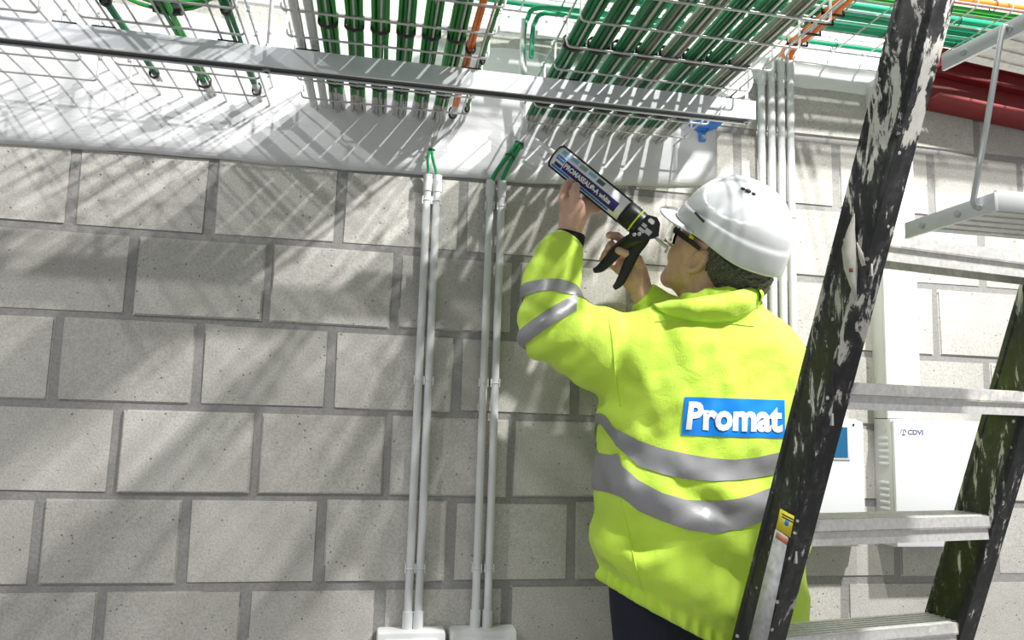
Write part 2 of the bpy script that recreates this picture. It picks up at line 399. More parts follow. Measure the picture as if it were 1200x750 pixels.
for k, (a, b, ms) in enumerate(rb):
    bundle(0.3555+k*0.0505, zb, pack(a, b, 0.0051), ms, '%s cable bundle from the left in the broad right-hand tray%s' % (ordn[k], ', mostly grey' if k in (4, 7) else ', green'), 'bundles in the right-hand tray', ties=(-0.465, -0.19, -0.80), rad=0.0051, flare=0.06)
for k in range(6):
    o = pack(4, 4)+[(-CRD, 3.5*CRD), (CRD, 3.5*CRD), (3*CRD, 3.5*CRD), (-3*CRD, 3.5*CRD)]
    bundle(-0.1245+k*0.0495, zb, o, [BG], '%s green cable bundle from the left in the middle tray' % ordn[k], 'green bundles in the middle tray', ties=(-0.437, -0.168, -0.75), flare=0.25)
bundle(0.156, zb, [(-0.004, 0), (0.004, 0), (0, 0.007)], [MT['orange']], 'bundle of orange cables at the right side of the middle tray', None, ties=(-0.40, -0.05))
bundle(0.186, zb, [(0, 0)], [BG], 'single green cable along the right side wires of the middle tray', None, ties=(-0.36, -0.10), cat='cable')
for k, x in enumerate((-0.185, -0.158)):
    m = MB(); m.tube([(x, 0.03, zb+0.006), (x, Y1, zb+0.006)], 0.0095, 12); m.tube([(x, -0.14-0.04*k, zb+0.006), (x, -0.20-0.04*k, zb+0.006)], 0.0115, 12)
    tag(m.build('white_pipe', MT['pvc']), ['outer white plastic pipe at the left side of the middle tray', 'inner white plastic pipe beside the first green bundle'][k], 'pipe', 'white pipes in the middle tray')
# far left tray: three loose runs
bundle(-0.525, zb, [(-0.004, 0), (0.004, 0)], [G], 'dark green cable pair at the left of the nearly empty tray', None, ties=(-0.11, -0.42), ya=-0.07)
bundle(-0.424, zb, [(-0.005, 0), (0.004, 0), (0, 0.008), (0.009, 0.004)], [BG], 'thick bright green cable bundle in the middle of the nearly empty tray', None, ties=(-0.085, -0.50))
bundle(-0.31, zb, [(-0.004, 0), (0.004, 0.002), (0, 0.009)], [MT['green']], 'green cables beside the right side wires of the nearly empty tray', None, ties=(-0.07, -0.44))
# coil of spare cable lying in that tray
t = empty('cable_coil', (-0.44, -0.53, zb), 'coil of spare bright green cable resting on the bundle in the nearly empty tray', 'cable coil')
for k in range(6):
    MB().ring((-0.417+0.003*k, -0.478, zb+0.014+0.006*k), 0.088-0.005*(k % 3), 0.0036, (0.05*k-0.1, 0.04, 1), 28, 6).build('turn', MT['bgreen'], t)
MB().tube([(-0.450, -0.396, zb+0.012), (-0.425, -0.391, zb+0.010), (-0.400, -0.394, zb+0.012)], 0.012, 8).build('cable_tie', MT['tie'], t)

# ------------------------------------------------------------------ strut channel carrying the trays
t = empty('strut_channel', (0, -0.35, 1.912), 'long galvanised steel channel carrying the trays from below', 'channel')
m = MB(); ys, yb_, z0, z1 = -0.354, -0.318, 1.910, 1.952
m.box((-1.9, ys, z0), (0.808, ys+0.0025, z1)); m.box((-1.9, yb_-0.0025, z0), (0.808, yb_, z1)); m.box((-1.9, ys+0.0025, z1-0.0025), (0.808, yb_-0.0025, z1))
m.build('web', MT['strut'], t)
m = MB(); m.box((-1.9, ys+0.0025, z0), (0.808, ys+0.0055, z0+0.003)); m.build('lip', MT['strut'], t)
m = MB(); m.box((-1.9, yb_-0.0055, z0), (0.808, yb_-0.0025, z0+0.003)); m.build('lip', MT['strut'], t)
m = MB(); m.box((-1.9, ys+0.003, z0+0.004), (0.802, yb_-0.003, z0+0.006)); m.build('slot_shadow_strip', MT['strut_dark'], t)  # dark strip painting the shade in the channel's open underside
for x in (0.795, -0.247, -1.1):
    t2 = empty('threaded_rod', (x, -0.336, 1.912), {0.795: 'thin threaded rod holding up the right end of the steel channel', -0.247: 'threaded rod rising between the middle tray and the nearly empty tray', -1.1: 'threaded rod at the far left end of the steel channel'}[x], 'rod', 'hanger rods of the channel')
    MB().tube([(x, -0.336, 1.905), (x, -0.336, 3.3)], 0.0042, 8).build('shaft', MT['steel'], t2)
    MB().tube([(x, -0.336, 1.953), (x, -0.336, 1.961)], 0.009, 6).build('nut', MT['steel'], t2)
    MB().tube([(x, -0.336, 1.905), (x, -0.336, 1.9105)], 0.009, 6).build('nut', MT['steel'], t2)
for (x, y) in ((-0.90, -0.336), (-0.62, -0.336), (-0.55, -0.336), (-0.32, -0.336), (-0.17, -0.336), (0.165, -0.336), (0.375, -0.336), (0.75, -0.336)):
    m = MB(); m.box((x-0.022, y-0.014, 1.9525), (x+0.022, y+0.014, 1.9583), bev=0.002)
    tag(m.build('tray_clamp', MT['black']), 'small dark clamp on the steel channel under the %s tray' % {-0.90: 'left side of the far left', -0.62: 'right side of the far left', -0.55: 'left side of the nearly empty', -0.32: 'right side of the nearly empty', -0.17: 'left side of the middle', 0.165: 'right side of the middle', 0.375: 'left side of the broad right-hand', 0.75: 'right side of the broad right-hand'}[x], 'clamp', 'tray clamps on the channel')
t = empty('hanger_bracket', (-0.235, -0.55, 2.02), 'short grey tube bracket left of the middle tray at the top edge', 'bracket')
MB().tube([(-0.232, -0.30, 2.115), (-0.232, -0.30, 2.40)], 0.009, 12).build('tube', MT['pvc'], t)
MB().tube([(-0.232, -0.30, 2.100), (-0.232, -0.30, 2.118)], 0.0125, 12).build('foot', MT['steel'], t)
MB().tube([(-0.232, -0.31, 2.35), (-0.232, 0.03, 2.35)], 0.007, 8).build('wall_stub', MT['steel'], t)

# ------------------------------------------------------------------ conduits, clips, sockets
def conduit(x, z0, z1, label, group, r=0.0095, y=-0.026, clips=(), lean=0.0, coupler=True):
    t = empty('conduit', (x, y, z0), label, 'conduit', group)
    MB().tube([(x, y, z0), (x+lean*0.5, y, (z0+z1)/2), (x+lean, y, z1)], r, 14).build('pipe', MT['pvc'], t)
    if coupler:
        MB().tube([(x+lean, y, z1-0.03), (x+lean, y, z1+0.012)], r+0.0018, 14).build('coupler', MT['pvc'], t)
    for z in clips:
        xx = x+lean*(z-z0)/(z1-z0); m = MB()
        m.box((xx-0.0116, -0.014, z-0.010), (xx+0.0116, -0.004, z+0.010), bev=0.002)
        m.ring((xx, y, z), r+0.0008, 0.0013, (0, 0, 1), 12, 6, a0=math.radians(-130), a1=math.radians(130), up=(0, -1, 0))
        for sx in (-1, 1): m.box((xx+sx*0.0103-0.0013, y-0.006, z-0.010), (xx+sx*0.0103+0.0013, -0.004, z+0.010))
        m.build('clip', MT['clip'], t)
    return t
cz = (1.755, 1.31, 0.871)
names4 = ['left pipe of the left pair of slim grey-white conduits', 'right pipe of the left pair of slim grey-white conduits', 'left pipe of the conduit pair nearer the worker', 'right pipe of the conduit pair nearer the worker']
for x, nm in zip((0.103, 0.127, 0.261, 0.290), names4):
    conduit(x, 0.742, 1.808, nm, 'paired conduits on the wall', clips=cz)
    m = MB(); m.tube([(x, -0.026, 0.735), (x, -0.026, 0.775)], 0.0122, 14); 
    o = m.build('socket_adapter', MT['pvc']); o['label'] = 'adapter sleeve'; 
    o.parent = [q for q in COL.objects if q.name.startswith('conduit')][-1]; o.matrix_parent_inverse = world_of(o.parent).inverted(); o.name = 'adapter'
for k, x in enumerate((0.112, 0.279)):
    t = empty('junction_box', (x, -0.03, 0.66), ['white surface box at the foot of the left conduit pair', 'white surface box at the foot of the conduit pair nearer the worker'][k], 'box', 'boxes under the conduits')
    MB().box((x-0.078, -0.058, 0.60), (x+0.078, -0.004, 0.736), bev=0.006).build('housing', MT['clip'], t)
    MB().box((x-0.062, -0.063, 0.615), (x+0.062, -0.057, 0.722), bev=0.003).build('cover', MT['clip'], t)
words4 = ['first', 'second', 'third', 'fourth']
for k, x in enumerate((1.005, 1.035, 1.064, 1.092)):
    conduit(x, 1.252, [2.185, 2.228, 2.228, 2.222][k], '%s from the left of the four long white conduits right of the helmet' % words4[k], 'four conduits side by side', clips=(2.185, 1.787), r=0.0098)

def drop(pts, r, mat, name, label, cat='cable', group=None, ties=(), tr=0.009):
    t = empty(name, pts[0][0], label, cat, group)
    for q in pts: MB().tube(smooth(q), r, 8).build('cable', mat, t)
    for (c, ax) in ties: MB().ring(c, tr, 0.0016, ax, 12, 5).build('cable_tie', MT['tie'], t)
    return t
def smooth(q, n=5):
    q = [np.array(a, float) for a in q]; out = []
    for i in range(len(q)-1):
        p0, p1, p2, p3 = q[max(i-1, 0)], q[i], q[i+1], q[min(i+2, len(q)-1)]
        for k in range(n):
            s = k/n; out.append(0.5*((2*p1)+(-p0+p2)*s+(2*p0-5*p1+4*p2-p3)*s*s+(-p0+3*p1-3*p2+p3)*s**3))
    out.append(q[-1]); return out
MT['drop'] = simple('emerald_cable', (0.012, 0.30, 0.10), 0.4)
MT['dropw'] = simple('painted_cable', (0.60, 0.61, 0.60), 0.6, var=0.15, bscale=120)
# pair dropping from the middle tray into the left conduits
t = drop([[(0.108, -0.030, 1.885), (0.100, -0.034, 1.86), (0.103, -0.028, 1.83), (0.103, -0.026, 1.80)], [(0.110, -0.030, 1.885), (0.112, -0.036, 1.86), (0.122, -0.030, 1.83), (0.127, -0.026, 1.80)]], 0.0036, MT['drop'], 'drop_cables', 'two green cables dropping from the middle tray into the left conduit pair', ties=[((0.109, -0.030, 1.884), (0, 0, 1))], tr=0.0075)
for k in range(3):
    MB().tube(smooth([(0.125-0.006*k, -0.10, 1.972), (0.135-0.008*k, -0.055, 1.955), (0.120-0.006*k, -0.034, 1.92), (0.108+0.002*(k-1), -0.031, 1.884)]), 0.0034, 8).build('painted_cable', MT['dropw'], t)
# pair dropping beside the broad tray into the conduits nearer the worker
t = drop([[(0.322, -0.060, 1.915), (0.300, -0.052, 1.88), (0.270, -0.036, 1.835), (0.261, -0.026, 1.80)], [(0.333, -0.060, 1.915), (0.315, -0.052, 1.88), (0.294, -0.036, 1.835), (0.290, -0.026, 1.80)]], 0.0058, MT['drop'], 'drop_cables', 'two thicker green cables dropping beside the broad tray into the conduits nearer the worker', ties=[((0.325, -0.059, 1.908), (0.6, 0.2, 1)), ((0.304, -0.051, 1.876), (0.6, 0.2, 1))], tr=0.0125)
for k in range(3):
    MB().tube(smooth([(0.318+0.006*k, -0.10+0.03*k, 2.22), (0.322+0.006*k, -0.07, 2.06), (0.333+0.005*k, -0.065, 1.97), (0.327+0.003*(k-1), -0.060, 1.912)]), 0.0055, 8).build('painted_cable', MT['dropw'], t)

# ------------------------------------------------------------------ upper tray running along the wall
ZU = 2.275
t = empty('wire_mesh_tray', (0.3, -0.2, ZU), 'upper wire mesh tray running along the wall head with teal green cables', 'cable tray')
lm = MB().tube([(0.18, 0, 0), (3.4, 0, 0)], WR, 6).mesh('long_wire', MT['wire'])
for k in range(7): link('long_wire', lm, t, (0, -0.028-0.05*k, ZU+2*WR))
for y in (-0.024, -0.332): link('long_wire', lm, t, (0, y, ZU+0.05))
cmx = MB().tube([(0, -0.022, 0.056), (0, -0.024, 0.012), (0, -0.030, 0.001), (0, -0.04, 0), (0, -0.316, 0), (0, -0.326, 0.001), (0, -0.332, 0.012), (0, -0.334, 0.056)], WR, 6).mesh('cross_wire', MT['wire'])
for i in range(32): link('cross_wire', cmx, t, (0.22+0.1*i, 0, ZU))
zu = ZU+4*WR
ucab = [(-0.045, 0.0085, 'tgreen'), (-0.125, 0.0095, 'tgreen'), (-0.147, 0.0085, 'tgreen'), (-0.180, 0.0105, 'tgreen'), (-0.204, 0.009, 'tgreen'), (-0.232, 0.0105, 'tgreen'), (-0.264, 0.005, 'lgreen'), (-0.277, 0.005, 'lgreen'), (-0.290, 0.005, 'lgreen'), (-0.314, 0.010, 'orange2')]
ul = ['teal green cable nearest the wall in the upper tray', 'second teal cable out from the wall in the upper tray', 'third teal cable out from the wall in the upper tray', 'fourth teal cable out from the wall in the upper tray', 'fifth teal cable out from the wall in the upper tray', 'sixth teal cable out from the wall in the upper tray', 'innermost of three thin bright green cables in the upper tray', 'middle of three thin bright green cables in the upper tray', 'outermost of three thin bright green cables in the upper tray', 'thick orange cable along the outer side of the upper tray']
for (y, r, mm), lb in zip(ucab, ul):
    ph = rng.random()*6; pts = [(x, y+0.0011*math.sin(x*4+ph), zu+r+0.0005) for x in np.linspace(0.2, 3.4, 17)]
    tag(MB().tube(pts, r, 10).build('green_cable' if mm != 'orange2' else 'orange_cable', MT[mm]), lb, 'cable', 'cables in the upper tray')
for k, (x, y) in enumerate(((1.22, -0.045), (1.42, -0.045), (1.30, -0.137), (1.52, -0.137), (1.45, -0.232), (1.60, -0.19), (1.48, -0.314))):
    o = MB().ring((x, y, zu+0.008), 0.0135, 0.0014, (1, 0, 0), 12, 5); 
    tag(o.build('cable_tie', MT['tie']), ['black tie on the teal cable nearest the wall, nearer the conduits', 'black tie on the teal cable nearest the wall, nearer the ladder', 'black tie around the second teal cable by the orange riser', 'black tie around the second teal cable behind the ladder rail', 'black tie around the sixth teal cable', 'black tie around the fourth teal cable behind the ladder', 'black tie around the thick orange cable'][k], 'cable tie')
# orange risers from the conduits across the upper tray
for k in range(2):
    x = 1.035+0.030*k+0.028
    pts = [(x+0.0, -0.026, 2.20), (x, -0.028, 2.245), (x+0.004, -0.06, zu-0.017), (x+0.006, -0.12, zu-0.017), (x+0.004, -0.24, zu-0.017), (x+0.004, -0.42, zu-0.010), (x+0.004, -0.75, zu+0.02)]
    tt = empty('orange_riser', pts[0], ['left orange cable rising from the four conduits', 'right orange cable rising from the four conduits'][k], 'cable', 'orange risers')
    MB().tube(smooth(pts), 0.0068, 10).build('sheath', MT['orange2'], tt)
m = MB(); m.tube(smooth([(1.081, -0.03, 2.24), (1.085, -0.06, zu-0.014), (1.085, -0.24, zu-0.014), (1.085, -0.75, zu+0.02)]), 0.0045, 10); tag(m.build('grey_riser', MT['dropw']), 'grey cable between the two orange risers', 'cable')
for k, y in enumerate((-0.075, -0.135, -0.19, -0.235)):
    m = MB(); m.box((1.055, y-0.003, zu-0.027), (1.117, y+0.003, zu-0.0235)); m.box((1.055, y-0.003, zu-0.027), (1.058, y+0.003, zu-0.005)); m.box((1.114, y-0.003, zu-0.027), (1.117, y+0.003, zu-0.005))
    tag(m.build('riser_tie', MT['tie']), '%s black tie from the wall around the orange risers' % ['first', 'second', 'third', 'fourth'][k], 'cable tie', 'ties on the orange risers')
# green spur down to the trunking, and a pair bending down between the trays
m = MB(); m.tube(smooth([(1.40, -0.05, ZU+0.02), (1.398, -0.05, ZU-0.02), (1.392, -0.038, 2.22), (1.392, -0.035, 2.16)]), 0.006, 10); tag(m.build('green_spur', MT['tgreen']), 'green cable dropping into the top of the white trunking', 'cable')
for k in range(2):
    x = 0.325+0.022*k
    m = MB(); m.tube(smooth([(0.75, -0.09+0.03*k, zu-0.014), (0.50, -0.085+0.03*k, zu-0.014), (x+0.035, -0.082+0.02*k, zu-0.02), (x+0.008, -0.08+0.02*k, zu-0.05), (x, -0.082, 2.20), (x-0.002, -0.08, 2.13)]), 0.0062, 10)
    tag(m.build('bent_green_cable', MT['tgreen']), ['left of two green cables bending down between the middle and broad trays', 'right of two green cables bending down between the middle and broad trays'][k], 'cable', 'cables bending down from the upper tray')

# ------------------------------------------------------------------ blue fire collar beside the broad tray
t = empty('fire_collar', (0.800, -0.03, 2.06), 'bright blue pipe collar on the wall beside the broad tray', 'pipe collar')
c = (0.836, -0.02, 2.080)
m = MB(); 
for k in range(2): m.ring((c[0], -0.022-0.016*k, c[2]), 0.060-0.002*k, 0.011, (0, 1, 0), 32, 8)
m.build('band', MT['blue'], t)
MB().tube([(c[0], 0.02, c[2]), (c[0], -0.20, c[2])], 0.050, 24).build('pipe', MT['pvc'], t)
m = MB(); m.box((c[0]-0.010, -0.020, c[2]-0.098), (c[0]+0.010, -0.010, c[2]-0.055), bev=0.003); m.box((c[0]-0.012, -0.034, c[2]-0.072), (c[0]-0.008, -0.010, c[2]-0.058)); m.box((c[0]+0.008, -0.034, c[2]-0.072), (c[0]+0.012, -0.010, c[2]-0.058)); m.build('tab', MT['blue'], t)
MB().lathe([(0.0065, 0), (0.0065, 0.005), (0.004, 0.005), (0.004, 0.011)], (c[0], -0.020, c[2]-0.088), (0, -1, 0), 10).build('bolt', MT['steel'], t)

# ------------------------------------------------------------------ trunking and wall cabinets
t = empty('trunking', (1.41, -0.03, 1.33), 'tall white cable trunking rising from the cabinet', 'trunking')
MB().box((1.340, -0.052, 1.2545), (1.442, -0.004, 2.205), bev=0.002).build('duct', MT['cabside'], t)
MB().box((1.3395, -0.062, 1.2545), (1.4425, -0.0525, 2.20), bev=0.003).build('lid', MT['trunk'], t)
DC = 0.085                                           # cabinet depth
def cabinet(name, x0, x1, z0, z1, label):
    t = empty(name, ((x0+x1)/2, -0.004, z0), label, 'wall cabinet')
    MB().box((x0, -DC+0.012, z0), (x1, -0.0045, z1), bev=0.003).build('body', MT['cabside'], t)
    MB().box((x0+0.001, -DC, z0+0.002), (x1-0.001, -DC+0.011, z1-0.002), bev=0.003).build('door', MT['cabinet'], t)
    return t
ca = aty(1047, 490, -DC); cb = aty(1156, 488, -DC)
cx0, cx1, cz1, cz0 = ca[0], cb[0]+0.012, 1.253, 0.925
t = cabinet('alarm_cabinet', cx0, cx1, cz0, cz1, 'white steel cabinet with louvred side and small logo behind the ladder')
for zc in (1.168, 1.052):                            # louvres on the left side
    for k in range(5):
        m = MB(); z = zc + (2-k)*0.0165
        m.lathe([(0.0, -0.018), (0.0045, -0.0165), (0.0058, -0.006), (0.0058, 0.006), (0.0045, 0.0165), (0.0, 0.018)], (cx0-0.0005, -0.045, z), (0, 1, 0), 10); m.build('louvre', MT['cabinet'], t)
MB().lathe([(0.009, 0), (0.009, 0.0012), (0.006, 0.0016)], (cx0, -0.05, 1.226), (-1, 0, 0), 16).build('knockout', MT['cabside'], t)
MB().lathe([(0.0035, 0), (0.0035, 0.003)], (cx1-0.022, -DC, 1.222), (0, -1, 0), 12).build('indicator', simple('green_led', (0.02, 0.30, 0.06), 0.3), t)
lk = MB(); lk.lathe([(0.0085, 0), (0.0085, 0.004), (0.006, 0.007)], (cx1-0.030, -DC, 1.105), (0, -1, 0), 16); lo = lk.build('lock', MT['steel'], t)
MB().box((cx1-0.0325, -DC-0.010, 1.1005), (cx1-0.0275, -DC-0.004, 1.112)).build('keyhole', MT['slot'], lo)
MB().box((cx1-0.0335, -DC-0.0015, 1.116), (cx1-0.0265, -DC-0.0002, 1.126)).build('lock_mark', MT['yellow'], lo)
ink = simple('logo_ink', (0.10, 0.11, 0.30), 0.5)
tm, sz = text_mesh('CDVI', 0.0135, ink, 0.03)
o = link('logo_text', tm, t); o.matrix_basis = Matrix.Translation((cx0+0.040, -DC-0.0006, 1.2135)) @ Matrix.Rotation(math.pi/2, 4, 'X') @ Matrix.Diagonal((1.15, 1, 1, 1))
m = MB(); 
for a in range(3): m.ring((cx0+0.028, -DC-0.0004, 1.220), 0.0075, 0.0011, (0, 1, 0), 8, 4, a0=a*2.094+0.2, a1=a*2.094+1.75)
m.tube([(cx0+0.028, -DC-0.0004, 1.214), (cx0+0.028, -DC-0.0004, 1.226)], 0.0011, 4); m.build('logo_mark', ink, t)
x1 = aty(1012, 495, -0.07)[0]
DC2 = 0.07; t = empty('panel_cabinet', (1.2, -0.004, 0.9), 'pale grey cabinet with a blue window, half hidden behind the worker', 'wall cabinet')
MB().box((1.02, -DC2+0.010, 0.93), (x1, -0.0395, 1.245), bev=0.003).build('body', MT['cabside'], t)
MB().box((1.0, -0.039, 0.92), (x1+0.004, -0.0045, 1.25), bev=0.003).build('back_plate', MT['cabside'], t)
MB().box((1.021, -DC2, 0.932), (x1-0.001, -DC2+0.0095, 1.243), bev=0.003).build('door', MT['cabinet'], t)
wa = aty(962, 497, -DC2); wb2 = aty(996, 539, -DC2)
MB().box((wa[0], -DC2-0.003, wb2[2]), (wb2[0], -DC2+0.001, wa[2]), bev=0.001).build('window_frame', MT['cabside'], t)
MB().box((wa[0]+0.005, -DC2-0.004, wb2[2]+0.006), (wb2[0]-0.008, -DC2-0.002, wa[2]-0.006)).build('window', MT['screen'], t)
MB().lathe([(0.003, 0), (0.003, 0.002)], (wb2[0]+0.012, -DC2, 1.235), (0, -1, 0), 10).build('screw', MT['slot'], t)

# ------------------------------------------------------------------ red steel beam at the right
t = empty('red_beam', (1.55, -0.06, 2.2), 'dark red painted steel beam at the head of the wall, top right', 'steel beam')
a = aty(1080, 124, -0.03); b = aty(1200, 149, -0.03); a2 = aty(1085, 70, -0.03)
dirb = (b-a)/np.linalg.norm(b-a); dirb = np.array([dirb[0], 0, dirb[2]]); dirb /= np.linalg.norm(dirb); upb = np.array([-dirb[2], 0, dirb[0]])
Mb = Matrix(((dirb[0], 0, upb[0], a[0]), (0, 1, 0, -0.03), (dirb[2], 0, upb[2], a[2]), (0, 0, 0, 1)))
H = float(np.dot(a2-a, upb))
def bbox(lo, hi, name, mat, bev=0.002): 
    return MB().box(lo, hi, Mb, bev).build(name, mat, t)
bbox((0, -0.075, 0.0), (2.2, 0.020, 0.010), 'bottom_flange', MT['red'])
bbox((0, -0.030, 0.010), (2.2, -0.018, H*0.55), 'web', MT['red'])
bbox((0, -0.055, H*0.55), (2.2, 0.020, H*0.55+0.012), 'mid_flange', MT['red'])
bbox((0, -0.030, H*0.55+0.012), (2.2, -0.018, H-0.010), 'upper_web', MT['red'])
bbox((0, -0.075, H-0.010), (2.2, 0.020, H), 'top_flange', MT['red'])
bbox((-0.006, -0.075, H*0.60), (-0.0005, 0.015, H-0.012), 'end_plate', MT['redl'])

# ------------------------------------------------------------------ step ladder
e1 = np.array([math.sin(math.radians(81)), math.cos(math.radians(81)), 0.0])
ra, rb_ = P(902.5, 740, 1.33), P(1096, 0, 1.19)
rd = (rb_-ra)/np.linalg.norm(rb_-ra)
e3 = np.cross(rd, e1); e3 /= np.linalg.norm(e3)                 # across the rail, away from the camera
if e3[1] < 0: e3 = -e3
e1p = np.cross(e3, rd); e1p /= np.linalg.norm(e1p)
if e1p[0] < 0: e1p = -e1p
def rail_at_z(z): return ra + rd*((z-ra[2])/rd[2])
foot = rail_at_z(0.0)
lad = empty('step_ladder', foot, 'paint-splattered black step ladder with aluminium treads in the right foreground', 'ladder')
RW_, RF = 0.088, 0.040
def rail(name, off, zt):
    base = rail_at_z(0.0)+off; top = rail_at_z(zt)+off
    # section in (e1p, e3): web outside, two flanges, raised lips
    sec = [(0, 0), (RF, 0), (RF, 0.006), (0.010, 0.006), (0.006, 0.010), (0.006, RW_-0.010), (0.010, RW_-0.006), (RF, RW_-0.006), (RF, RW_), (0, RW_),
           (-0.003, RW_-0.003), (-0.003, RW_-0.012), (0, RW_-0.015), (0, 0.018), (-0.003, 0.015), (-0.003, 0.004)]
    V = []; n = len(sec); ns = 12
    for k in range(ns+1):
        c = base + (top-base)*k/ns
        for (u, v) in sec: V.append(c + e1p*u + e3*v)
    F = [(k*n+i, k*n+(i+1) % n, (k+1)*n+(i+1) % n, (k+1)*n+i) for k in range(ns) for i in range(n)]
    F += [tuple(range(n))[::-1], tuple(ns*n+i for i in range(n))]
    return MB().add(V, F).build(name, MT['rail'], lad)
rail('rail', np.zeros(3), 2.25)
LST = 0.478
offR = e1*LST
rail('rail', offR, 2.25)
steps_z = [P(940, 628, 1.33)[2]-0.0, 0, 0, 0]
# tread heights read where each tread meets the near rail
zs = []
for (x, y) in ((1058, 270), (1012, 447), (962, 611), (925, 752)):
    best = min(np.linspace(0.2, 2.2, 801), key=lambda z: abs((375 - FPX*np.dot(rail_at_z(z)-CAM, CU)/np.dot(rail_at_z(z)-CAM, _f)) - y)); zs.append(float(best))
zs += [zs[3]-(zs[2]-zs[3]), zs[3]-2*(zs[2]-zs[3])]
e3h = np.array([e3[0], e3[1], 0]); e3h /= np.linalg.norm(e3h)
for z in zs:
    if z < 0.1: continue
    c = rail_at_z(z-0.02) + e1*0.004 + e3h*0.004
    Ms = Matrix(((e1[0], e3h[0], 0, c[0]), (e1[1], e3h[1], 0, c[1]), (0, 0, 1, z), (0, 0, 0, 1)))
    st = MB(); L_ = LST-0.002
    st.box((0, 0, -0.004), (L_, 0.082, 0.0), Ms); st.box((0, 0, -0.022), (L_, 0.003, -0.004), Ms); st.box((0, 0.004, -0.046), (L_, 0.007, -0.020), Ms); st.box((0, 0.079, -0.040), (L_, 0.082, -0.004), Ms)
    st.box((0, 0.0, -0.0225), (L_, 0.007, -0.0195), Ms)
    for k in range(6): st.box((0, 0.008+k*0.012, 0.0), (L_, 0.013+k*0.012, 0.0016), Ms)
    so = st.build('tread', MT['alu'], lad)
    bs = MB(); bs.box((0.003, 0.006, -0.075), (0.007, 0.076, -0.046), Ms); bs.build('tread_bracket', MT['alu'], so)
def strip(pts_l, pts_r, name, mat, th=0.0012, parent=lad, nrm=None):
    V = list(pts_l)+list(pts_r); n = len(pts_l); F = [(i, i+1, n+i+1, n+i) for i in range(n-1)]
    o = MB().add(V, F, True).build(name, mat, parent); md = o.modifiers.new('thick', 'SOLIDIFY'); md.thickness = th; md.offset = 0; return o
def web(x, y, out=0.0012):            # photograph point on the outer face of the near rail's web
    d = ray(x, y); q = ra - e1p*out; t = np.dot(q-CAM, e1p)/np.dot(d, e1p); return CAM + d*t
def webquad(pts, name, mat, out=0.0014, lab=None):
    o = strip([web(*pts[0], out), web(*pts[1], out)], [web(*pts[3], out), web(*pts[2], out)], name, mat, 0.0006)
    if lab: o['label'] = lab
    return o
webquad([(914.5, 596), (931, 605), (926, 630), (909.5, 619)], 'warning_sticker', MT['yellow'], 0.0038, lab='small yellow warning sticker')
bs = webquad([(920.5, 609), (924.5, 611), (923, 617), (919, 615)], 'sticker_emblem', MT['promat'], 0.0046)
for k in range(2): webquad([(916.5, 601.5+k*3.2), (930, 608.5+k*3.2), (929.7, 610+k*3.2), (916.2, 603+k*3.2)], 'sticker_line', MT['slot'], 0.0046)
webquad([(909, 619.5), (924, 630), (899, 752), (877, 752)], 'worn_label', MT['greyst'], 0.0036, lab='long worn grey label')
webquad([(910.5, 623), (924, 632.5), (922.0, 639), (908.5, 630)], 'worn_print', MT['orangest'], 0.0044)
# torn white label hanging off the rail
tl = [(1001, 250, .004), (992, 272, .008), (986.5, 292, .010), (989, 315, .010), (996, 335, .006), (1003, 352, .003)]
tr = [(1001.5, 250, .003), (1002, 272, .004), (1003, 292, .004), (1005, 312, .004), (1004, 335, .003), (1003.5, 352, .002)]
o = strip([web(a, b, c) for a, b, c in tl], [web(a, b, c) for a, b, c in tr], 'torn_label', simple('torn_white_label', (0.72, 0.69, 0.64), 0.7, var=0.12, bscale=60)); o['label'] = 'torn white label peeling off'
tl2 = [(1004, 284, .003), (1006, 298, .006), (1010, 312, .005)]; tr2 = [(1004.5, 284, .003), (1011, 296, .007), (1014.5, 311, .005)]
strip([web(a, b, c) for a, b, c in tl2], [web(a, b, c) for a, b, c in tr2], 'torn_label', bpy.data.materials['torn_white_label'])
webquad([(995, 314), (999.5, 314), (999.5, 319), (995, 319)], 'label_stain', simple('rust_stain', (0.30, 0.12, 0.08), 0.8), 0.0125)
# folding shelves hung on rods
def shelf(name, far_px, near_px, tf, slab_len, drop_, ribs):
    a_ = P(*far_px, tf); d_ = ray(*near_px); tn = (a_[2]-CAM[2])/d_[2]; b_ = CAM + d_*tn
    w_ = b_-a_; L_ = np.linalg.norm(w_); w_ /= L_
    s_ = np.cross(w_, [0, 0, 1.0]); s_ /= np.linalg.norm(s_)
    if s_[0] < 0: s_ = -s_
    Ms = Matrix(((s_[0], w_[0], 0, a_[0]), (s_[1], w_[1], 0, a_[1]), (0, 0, 1, a_[2]), (0, 0, 0, 1)))
    pl = MB(); pl.box((0.003, 0.012, 0.004), (slab_len, L_-0.002, 0.022), Ms)
    po = pl.build(name, MT['alu'], lad)
    for k in range(ribs):
        y = 0.016+(L_-0.03)*k/ribs; MB().box((0.004, y, 0.0015), (slab_len, y+(L_-0.03)/ribs*0.62, 0.0038), Ms).build('rib', MT['alu'], po)
    MB().box((0.0, L_-0.0018, -0.004), (slab_len, L_+0.004, 0.024), Ms, 0.001).build('edge_trim', MT['clip'], po)
    ar = MB(); ar.box((-0.004, -0.010, -0.006), (0.002, L_+0.004, 0.020), Ms, 0.001).build('arm', MT['strut'], po)
    for f in (0.18, 0.62):
        q = Ms @ Vector((-0.004, L_*f, 0.006)); MB().lathe([(0.0055, 0), (0.0055, 0.0025), (0.003, 0.004)], q, -s_, 12).build('rivet', MT['steel'], po)
    return Ms, L_, po
M1, L1, p1 = shelf('platform', (1068, 274), (1166, 243), 1.17, 0.40, 0, 5)
M2, L2, p2 = shelf('top_shelf', (1112, 76), (1238, 14), 1.17, 0.40, 0, 5)
qa = M2 @ Vector((-0.012, L2*0.60, 0.010)); qb = M1 @ Vector((-0.010, L1*0.86, 0.006))
